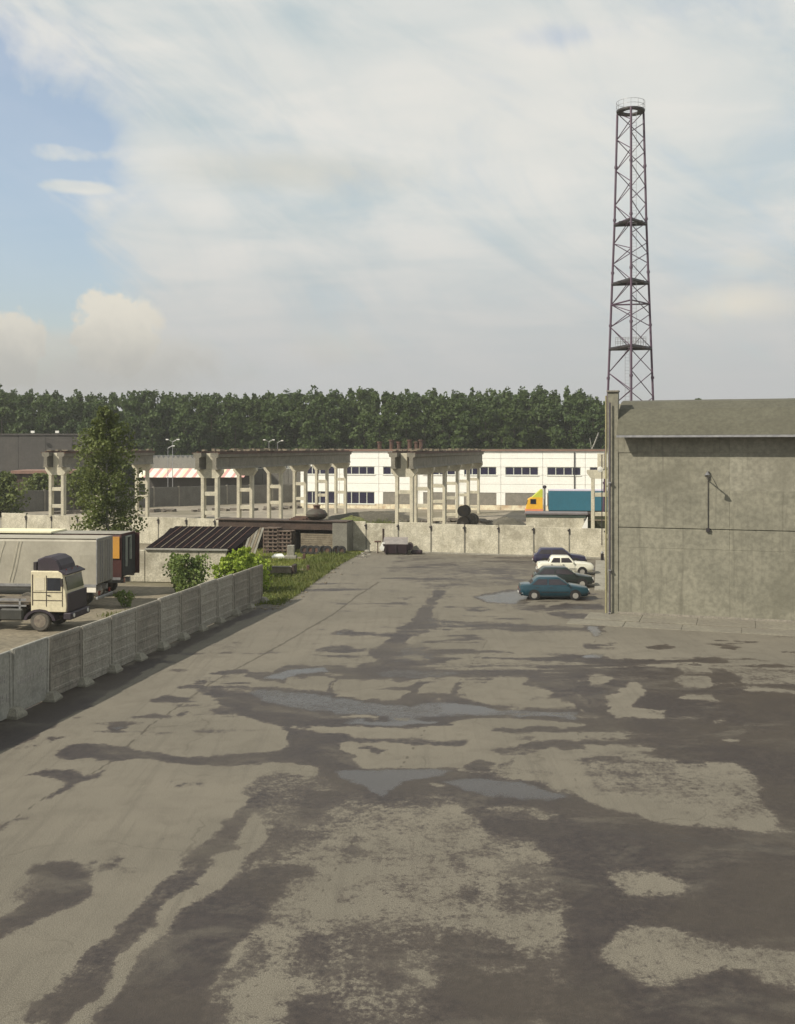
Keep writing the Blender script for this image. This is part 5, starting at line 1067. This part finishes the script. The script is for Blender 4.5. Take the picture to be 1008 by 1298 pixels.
# ------------------------------------------------------------------ recessed open shed at the far wall
kx = PX(441, 93.5); bk0 = Vector((PX(277, 97.0), 97.0, 0)); e1 = Vector((kx, 93.5, 0)); db = e1-bk0
bk = thing('open_shed', 'flat-roofed open-fronted concrete shed with brown shadowed bay against the far wall', 'shed', bk0, math.atan2(db.y, db.x)); Lb = db.length
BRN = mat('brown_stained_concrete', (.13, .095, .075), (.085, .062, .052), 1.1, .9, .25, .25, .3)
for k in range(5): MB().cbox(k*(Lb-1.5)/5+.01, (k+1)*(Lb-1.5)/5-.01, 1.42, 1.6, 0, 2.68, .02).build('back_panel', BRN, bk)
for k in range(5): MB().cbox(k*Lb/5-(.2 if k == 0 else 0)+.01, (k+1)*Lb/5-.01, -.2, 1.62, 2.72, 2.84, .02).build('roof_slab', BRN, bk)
MB().cbox(Lb-1.45, Lb-.02, -.12, 1.6, 0, 2.71, .03).build('end_wall', CONC, bk)
for x in (.05, 3.6, 7.4): MB().cbox(x, x+.22, 0, 1.41, 0, 2.71, .02).build('shade_partition', BRN, bk)  # partitions added to keep sun off the left of the bay
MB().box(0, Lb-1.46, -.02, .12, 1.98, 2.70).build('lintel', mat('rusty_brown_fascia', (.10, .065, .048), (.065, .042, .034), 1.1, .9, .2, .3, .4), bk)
for k in range(7): MB().cbox(Lb-4.7, Lb-1.55, .3+.02*(k % 2), .36+.02*(k % 2), .25+k*.2, .43+k*.2, .01).build('board', WOOD, bk)
def lb_pt(x, y=0, z=0): return bk0+db.normalized()*x+Vector((-db.y, db.x, 0)).normalized()*y+Vector((0, 0, z))
BZ = math.atan2(db.y, db.x)
def on_px(px, Yd): return Vector((PX(px, Yd), Yd, 0))
# stacked crates / pallets
def crate(name, label, px, Yd, w_, h, nx, nz_, rz, grp=None):
    t_ = thing(name, label, 'crate', on_px(px, Yd), rz, grp)
    for k in range(nz_+1): z = h*k/nz_; MB().box(-w_/2, w_/2, -.06, -.001, max(z-.07, 0), z+.05).build('slat', WOODP, t_)
    for k in range(nx+1): x = -w_/2+w_*k/nx; MB().box(x-.06, x+.06, 0.0, .08, 0, h+.05).build('upright', WOODP, t_)
    MB().box(-w_/2, w_/2, .45, 1.2, 0.05, h-.1).build('load', WOODD, t_); MB().box(-w_/2, w_/2, .081, 1.2, h-.08, h).build('top_board', WOODP, t_)
    return t_
WOODP = mat('mixed_brown_slats', (.24, .185, .14), (.12, .075, .06), 3, .85, .2, .35)
crate('slatted_rack', 'taller slatted brown rack in front of the open shed, left of the pair', 343, 92.5, 1.35, 2.3, 3, 7, BZ, 'slatted racks by the open shed')
crate('slatted_rack', 'shorter slatted brown rack in front of the open shed, right of the pair', 361, 92.2, 1.15, 2.05, 3, 6, BZ, 'slatted racks by the open shed')
pl_ = thing('leaning_planks', 'pale boards leaning against the black lean-to roof beside the racks', 'planks', on_px(312, 84), 0)
for k in range(5): MB().quad((k*.22-.6, 0, 0), (k*.22-.42, 0, 0), (k*.22+.1+.35, 1.2, 2.9), (k*.22-.08+.35, 1.2, 2.9), .05).build('plank', WOOD if k % 2 else CONC_L, pl_)
MB().cbox(-1.25, -.65, -.1, .1, 0, 1.7, .02).build('panel_board', CONC_L, pl_)
wb_ = thing('white_sack', 'white sack lying at the foot of the shorter slatted rack', 'sack', on_px(353, 88.2)); MB().loft([[(-.5, -.2, 0), (.5, -.2, 0), (.5, .25, 0), (-.5, .25, 0)], [(-.56, -.26, .2), (.55, -.24, .22), (.52, .3, .2), (-.5, .28, .2)], [(-.35, -.1, .4), (.3, -.08, .44), (.3, .16, .42), (-.3, .14, .4)]]).build('sack', WL, wb_, smooth=True)
cbk = thing('concrete_block', 'small pale concrete block beside the white sack', 'block', on_px(369, 88.2)); MB().cbox(-.3, .3, -.3, .3, 0, 1.15, .03).build('block', CONC_L, cbk); MB().cbox(-.5, .5, -.5, .5, -.02, .28, .03).build('base', CONC_L, cbk)
for k, px in enumerate((386, 394, 401, 410, 415, 427, 433)):
    t_ = thing('tyre', 'old dark tyre in the row under the open shed, %s from the left' % ('first', 'second', 'third', 'fourth', 'fifth', 'sixth', 'seventh')[k], 'tyre', on_px(px, 91.5-k*.08)+Vector((0, 0, .0)), rr.uniform(-.5, .5), 'old tyres by the open shed')
    r_ = .42; MB().lathe([(r_*.5, -.12), (r_*.92, -.12), (r_, -.06), (r_, .06), (r_*.92, .12), (r_*.5, .12), (r_*.5, -.12)], 16, Matrix.Translation((0, 0, r_)) @ Matrix.Rotation(PI/2-.12, 4, 'X')).build('tyre_casing', DARK, t_, smooth=True)
    MB().lathe([(r_*.5, -.06), (r_*.15, -.02), (r_*.15, .02), (r_*.5, .06)], 12, Matrix.Translation((0, 0, r_)) @ Matrix.Rotation(PI/2-.12, 4, 'X')).build('rim', RUST, t_)
tankp = lb_pt(Lb*.745, .75, 2.85)
tk2 = thing('tank', 'squat rusty dark tank with a capped neck lying on the open shed roof', 'tank', tankp)
MB().lathe([(.25, 0), (.72, .10), (.98, .34), (1.0, .56), (.78, .88), (.40, 1.02), (.2, 1.04)], 20).build('tank_body', mat('dark_green_rusty_tank', (.085, .08, .06), (.07, .045, .035), 2, .7, .2, .3), tk2, smooth=True)
MB().lathe([(.30, 1.02), (.30, 1.26), (.36, 1.27), (.36, 1.36), (.1, 1.4)], 12).build('neck', RUST, tk2)
rs_ = thing('scrap_boards', 'low rusty scrap lying on the open shed roof left of the tank', 'scrap', lb_pt(Lb*.62, .6, 2.85), BZ)
for k in range(4): MB().box(-.9+.1*k, .5+.2*k, -.5+.25*k, -.3+.25*k, .0, .1+.07*k).build('board', RUST, rs_)
# wooden trough on the grass
tb_ = thing('concrete_trough', 'long low pale trough lying on the grass past the end of the left fence', 'trough', on_px(352, 76.5), -.06)
MB().cbox(-2.1, 1.05, -.05, .05, .18, .62, .02).build('side_board', WOOD, tb_); MB().cbox(-2.1, 1.05, .85, .95, .18, .62, .02).build('side_board', WOOD, tb_)
MB().box(-2.1, 1.05, .051, .849, .18, .26).build('bottom_board', WOODD, tb_); MB().cbox(1.06, 1.3, -.12, 1.0, 0, .78, .03).build('end_post', WOODD, tb_)
for x in (-1.9, .6): MB().cbox(x, x+.25, 0, .9, -.02, .17, .01).build('support', CONC_L, tb_)
MB().cbox(-2.15, 1.1, -.12, .06, .621, .70, .01).build('rail', CONC_L, tb_)
for px, Yd, lb in ((391, 79, 'small rusty post stub right of the trough on the grass'), (386, 87.5, 'small dark stone on the grass below the tyres')):
    t_ = thing('stub_post', lb, 'post', on_px(px, Yd)); MB().cbox(-.14, .1, -.1, .1, -.02, .5, .03).build('stub', RUST, t_); MB().cbox(-.6, -.2, -.14, .14, -.02, .2, .03).build('stone', WOOD, t_)
# dumpster by the far wall
dp = thing('skip_container', 'dark brown open metal skip with a pale lid standing against the far wall', 'skip', on_px(503, 91.9), -.05)
SK = mat('dark_maroon_metal', (.045, .022, .03), (.03, .018, .024), 2, .55, .1, .2)
MB().loft([[(-1.05, -.5, .12), (1.0, -.5, .12), (1.0, .6, .12), (-1.05, .6, .12)], [(-1.2, -.6, .95), (1.15, -.6, .95), (1.15, .7, .95), (-1.2, .7, .95)]]).build('container', SK, dp)
MB().quad((-1.22, -.62, .96), (1.02, -.62, .96), (.98, .9, 1.45), (-1.18, .9, 1.45), .05).build('lid', mat('pale_dusty_lid', (.30, .27, .25), (.22, .2, .19), 2, .6, .1, .2, metal=.2), dp)
MB().tube((1.16, -.45, .7), (1.16, .7, .7), .32, n=14).build('end_drum', SK, dp); MB().cbox(1.3, 2.3, -.2, .5, 0, .38, .1).build('low_flap', SK, dp)
for x in (-.9, .85):
    for y in (-.4, .5): MB().tube((x, y-.05, .08), (x, y+.05, .08), .08, n=10).build('caster', DARK, dp)
for k in range(3): MB().box(-1.0+.9*k, -.9+.9*k, -.64, -.56, .15, .9).build('rib', SK, dp)
sk2 = thing('white_bag', 'white plastic bag hanging at the left end of the skip', 'bag', on_px(484.5, 91.5)+Vector((0, 0, .35))); MB().loft([[(-.12, -.1, 0), (.14, -.1, 0), (.14, .1, 0), (-.12, .1, 0)], [(-.22, -.14, .25), (.2, -.14, .3), (.2, .14, .3), (-.22, .14, .25)], [(.0, -.05, .75), (.24, -.05, .7), (.24, .05, .7), (0, .05, .75)]]).build('bag', WL, sk2, smooth=True)
pt_ = thing('tripod_stand', 'small dark rusty stand left of the skip', 'stand', on_px(479, 92.6)); MB().tube((0, 0, 0), (0, 0, 1.0), .05).build('post', RUST, pt_); MB().cbox(-.3, .3, -.2, .2, 1.0, 1.12, .02).build('tray', RUST, pt_)
pt_ = thing('leaning_post', 'weathered post leaning on the far wall behind the skip', 'post', on_px(486, 94.2)); MB().cbox(-.08, .08, -.08, .08, 0, 2.1, .02).build('post', WOODD, pt_)
pt_ = thing('white_stone', 'pale lump of concrete on the ground left of the skip', 'stone', on_px(466, 93.4)); MB().lathe([(.2, 0), (.3, .1), (.2, .22), (.05, .26)], 8).build('stone', CONC_L, pt_)
rubble([tuple(G(430, 716)), tuple(G(458, 703)), (-3.0, 94.3, 0)], 40, .16, 'scattered pale stones along the grass edge near the far wall', CONC_L, .05)
rubble([tuple(G(338, 772)), tuple(G(380, 750)), tuple(G(430, 716))], 60, .12, 'loose stones along the verge of the yard', WOOD, .03)

# ------------------------------------------------------------------ beyond the wall on the right: ramp, container, truck, drums
rp = thing('loading_ramp', 'pale walled loading ramp beyond the far wall in front of the yellow truck', 'ramp', on_px(667, 106), -.16)
MB().cbox(0, 5.9, 0, 2.4, 0, 2.35, .03).build('ramp_wall', WHITEW, rp)
MB().cbox(-.15, 6.3, -.15, 2.6, 2.65, 2.85, .03).build('deck', mat('violet_grey_deck', (.24, .22, .23), (.2, .18, .18), 1, .8, .1, .2), rp)
MB().cbox(-.05, 6.1, -.05, 2.5, 2.36, 2.64, .02).build('edge_beam', mat('dark_green_beam', (.05, .09, .06), (.06, .07, .06), 2, .7, .1, .2), rp)
MB().prism([(5.0, 0), (6.25, 0), (6.25, 2.5)], -.5, -.16).build('white_fin', WL, rp)
gc = thing('green_container', 'dark green container beside the loading ramp near the warehouse corner', 'container', on_px(743, 106), -.16)
GRN = mat('dark_olive_container', (.075, .085, .04), (.055, .06, .03), 1, .7, .1, .2)
MB().cbox(0, 4, 0, 2.4, 0, 2.45, .03).build('body', GRN, gc); MB().cbox(-.05, 4.05, -.05, 2.45, 2.46, 2.75, .02).build('top_rim', WOODD, gc)
for k in range(8): MB().box(.2+k*.48, .32+k*.48, -.05, -.001, .15, 2.3).build('rib', GRN, gc)
MB().box(-.05, 4.05, -.09, -.055, 2.0, 2.15).build('pale_strip', WOOD, gc)
YT = 134.0
yt = thing('semi_truck', 'yellow and orange cab truck facing left with a long teal box behind it', 'truck', on_px(667, YT), -.1)
ORY = mat('orange_yellow_cab', (.80, .46, .03), (.72, .38, .03), 1, .5, .03, .06); YG = mat('yellow_green_fairing', (.5, .55, .06), (.45, .5, .06), 1, .5, .03, .06); SAL = mat('salmon_bumper', (.7, .25, .14), (.6, .22, .12), 1, .5, .03, .06); TEAL = mat('teal_trailer_side', (.03, .18, .26), (.025, .16, .235), .4, .6, .05, .08)
z0c = 1.0; MB().prism([(0, z0c+.55), (2.15, z0c+.55), (2.15, 3.05), (.75, 3.05), (.25, 2.75), (.1, 2.1)], 0, 2.4).build('cab', ORY, yt)
MB().cbox(-.08, 2.2, -.02, 2.42, .75, z0c+.54, .03).build('bumper', SAL, yt)
MB().prism([(.8, 3.06), (2.15, 3.06), (2.15, 4.1), (1.95, 4.1)], .15, 2.25).build('roof_fairing', YG, yt)
MB().box(.55, 1.3, -.03, -.002, 2.2, 2.85).build('side_window', GLASS, yt); MB().prism([(.09, 2.15), (.22, 2.7), (.19, 2.72), (.05, 2.15)], .2, 2.2).build('windshield', GLASS, yt)
MB().tube((2.4, .3, 1.1), (2.4, .3, 4.25), .14, n=8).build('exhaust_stack', GALV, yt); MB().lathe([(.1, 4.2), (.26, 4.3), (.26, 4.55), (.1, 4.65)], 10, Matrix.Translation((2.4, .3, 0))).build('air_intake', VIOL, yt)
MB().box(.3, 5.5, .6, 1.8, .7, .95).build('chassis', DARKM, yt)
for x in (1.0, 4.2): 
    for y in (.16, 2.24): big_wheel(yt, x, y, .5, .3)
bx_ = MB().cbox(2.95, 16, 0, 2.5, 1.35, 3.92, .03).build('trailer_box', TEAL, yt)
MB().box(2.93, 16.02, -.02, 2.52, 3.921, 4.08).build('trailer_roof_rail', mat('lilac_white_rail', (.55, .52, .62), (.5, .48, .56), 1, .6, 0, 0), yt)
MB().box(3, 16, .3, 2.2, 1.05, 1.349).build('trailer_chassis', DARKM, yt)
for x in (12, 13.3, 14.6): 
    for y in (.16, 2.34): big_wheel(yt, x, y, .5, .3)
def drum(label, px, Yd, z, r_, ln, m):
    t_ = thing('cable_drum', label, 'drum', on_px(px, Yd)+Vector((0, 0, z)), -.3, 'drums beside the middle crane runway')
    for s_ in (-1, 1): MB().tube((0, s_*ln/2-.05, r_), (0, s_*ln/2+.05, r_), r_, n=20).build('flange', m, t_)
    MB().tube((0, -ln/2+.051, r_), (0, ln/2-.051, r_), r_*.6, n=14).build('core', DARKM, t_)
DK = mat('dark_drum_metal', (.06, .055, .055), (.09, .07, .05), 2, .7, .1, .3)
drum('lower dark cable drum of the stack beside the middle crane columns', 588.5, 109, 1.0, .62, 1.3, DK); drum('upper dark cable drum of the stack beside the middle crane columns', 588.5, 109, 2.24, .6, 1.2, DK)
drum('pale dusty cable drum just right of the two stacked dark ones', 598, 111.5, 1.0, .7, 1.1, mat('dusty_drum', (.2, .18, .15), (.12, .11, .09), 2, .8, .1, .3))
t_ = thing('block_base', 'dark crate base under the stacked drums', 'crate', on_px(588, 107.6)); MB().cbox(-.7, 1.9, .6, 3.6, -.02, .99, .02).build('crate', WOODD, t_)
MND = mat('earth_mound', (.17, .155, .115), (.11, .1, .075), .6, .95, .5, .3)
def mound(name, label, x, y, rx, ry, h, m):
    r = np.random.default_rng(int(abs(x*7+y))); b_ = MB(); n = 22; rg = 7; vs = []; 
    rings = []
    for j in range(rg+1):
        f = j/rg; rings.append([(x+rx*(1-f)*math.cos(2*PI*k/n)*(1+r.normal(0, .05)), y+ry*(1-f)*math.sin(2*PI*k/n)*(1+r.normal(0, .05)), -.05+h*(1-(1-f)**2)**1.2+r.normal(0, .04)*h) for k in range(n)])
    return tag(b_.loft(rings).build(name, m, smooth=True), label, 'mound', kind=None)
mound('earth_mound', 'dark grey heap of earth and rubble left of the loading ramp', PX(642, 112), 112, 3.6, 3, 2.0, MND)
mound('earth_mound', 'low overgrown heap between the crane runways', PX(447, 118), 118, 3.2, 3, 1.7, GRASSB)
mound('earth_mound', 'long low brown bank in front of the white hall', PX(470, 128), 128, 9, 3, 1.6, MND)
rubble([(PX(500, 126), 126, .3), (PX(600, 128), 128, .5), (PX(660, 120), 120, .3)], 120, .55, 'broken boards and rubble in front of the white hall')
rubble([(PX(200, 118), 118, 0), (PX(300, 130), 130, 0), (PX(420, 140), 140, 0)], 90, .35, 'scattered rubble on the pale ground around the left crane runway')
blades('weeds', [(PX(425, 118), 116), (PX(470, 118), 115), (PX(470, 122), 122), (PX(425, 122), 124)], 2500, .4, 1.0, GRASSD); 
for o in list(COL.objects):
    if o.name.startswith('weeds') and 'label' not in o.keys(): lab(o, 'tuft of weeds on the overgrown heap between the crane runways', 'weeds')
blades('ground_weeds', [(-17, 58), (-13, 54), (-9.8, 62), (-12, 66)], 1500, .06, .25, GRASSD)
for o in COL.objects:
    if o.name.startswith('ground_weeds'): lab(o, 'sparse dark weeds in the dirt behind the left fence', 'weeds')
# bright lamp near the corner
fl = thing('floodlight', 'small bright white floodlight at the top of the warehouse corner conduit', 'lamp', Vector((PX(761, 62), 62, H-(595-568)*62/F)))
MB().lathe([(.06, -.12), (.17, .02), (.16, .08), (.03, .1)], 12, Matrix.Rotation(PI/2, 4, 'X')).build('lamp_head', WL, fl); MB().tube((0, .08, 0), (.5, .25, 0), .03).build('arm', GALV, fl)
MB().tube((.12, .1, .9), (.12, .1, -4.6), .03, n=6).build('conduit', DARKM, fl)
dt = thing('bare_branch', 'thin bare branch sticking up behind the white hall roof near the warehouse', 'branch', on_px(747, 172)); MB().path([(0, 0, 0), (.1, 0, 8.5), (.9, 0, 10.3), (1.6, 0, 12.1)], .12, 5).tube((.4, 0, 9.3), (.1, 0, 11.2), .06, n=4).build('branch', BIRCH, dt)

# ------------------------------------------------------------------ thin summer haze
hm = bpy.data.materials.new('haze_air'); hm.use_nodes = True; hT = NT(hm.node_tree); hT.n.clear()
ho = hT.new('ShaderNodeOutputMaterial'); pv = hT.new('ShaderNodeVolumePrincipled'); pv.inputs['Color'].default_value = (.92, .93, .9, 1); pv.inputs['Density'].default_value = .0003; pv.inputs['Anisotropy'].default_value = .1
hT.put(ho.inputs['Volume'], pv.outputs[0])
tag(MB().box(-300, 300, -30, 330, -1.03, 50).build('haze', hm), kind='stuff')
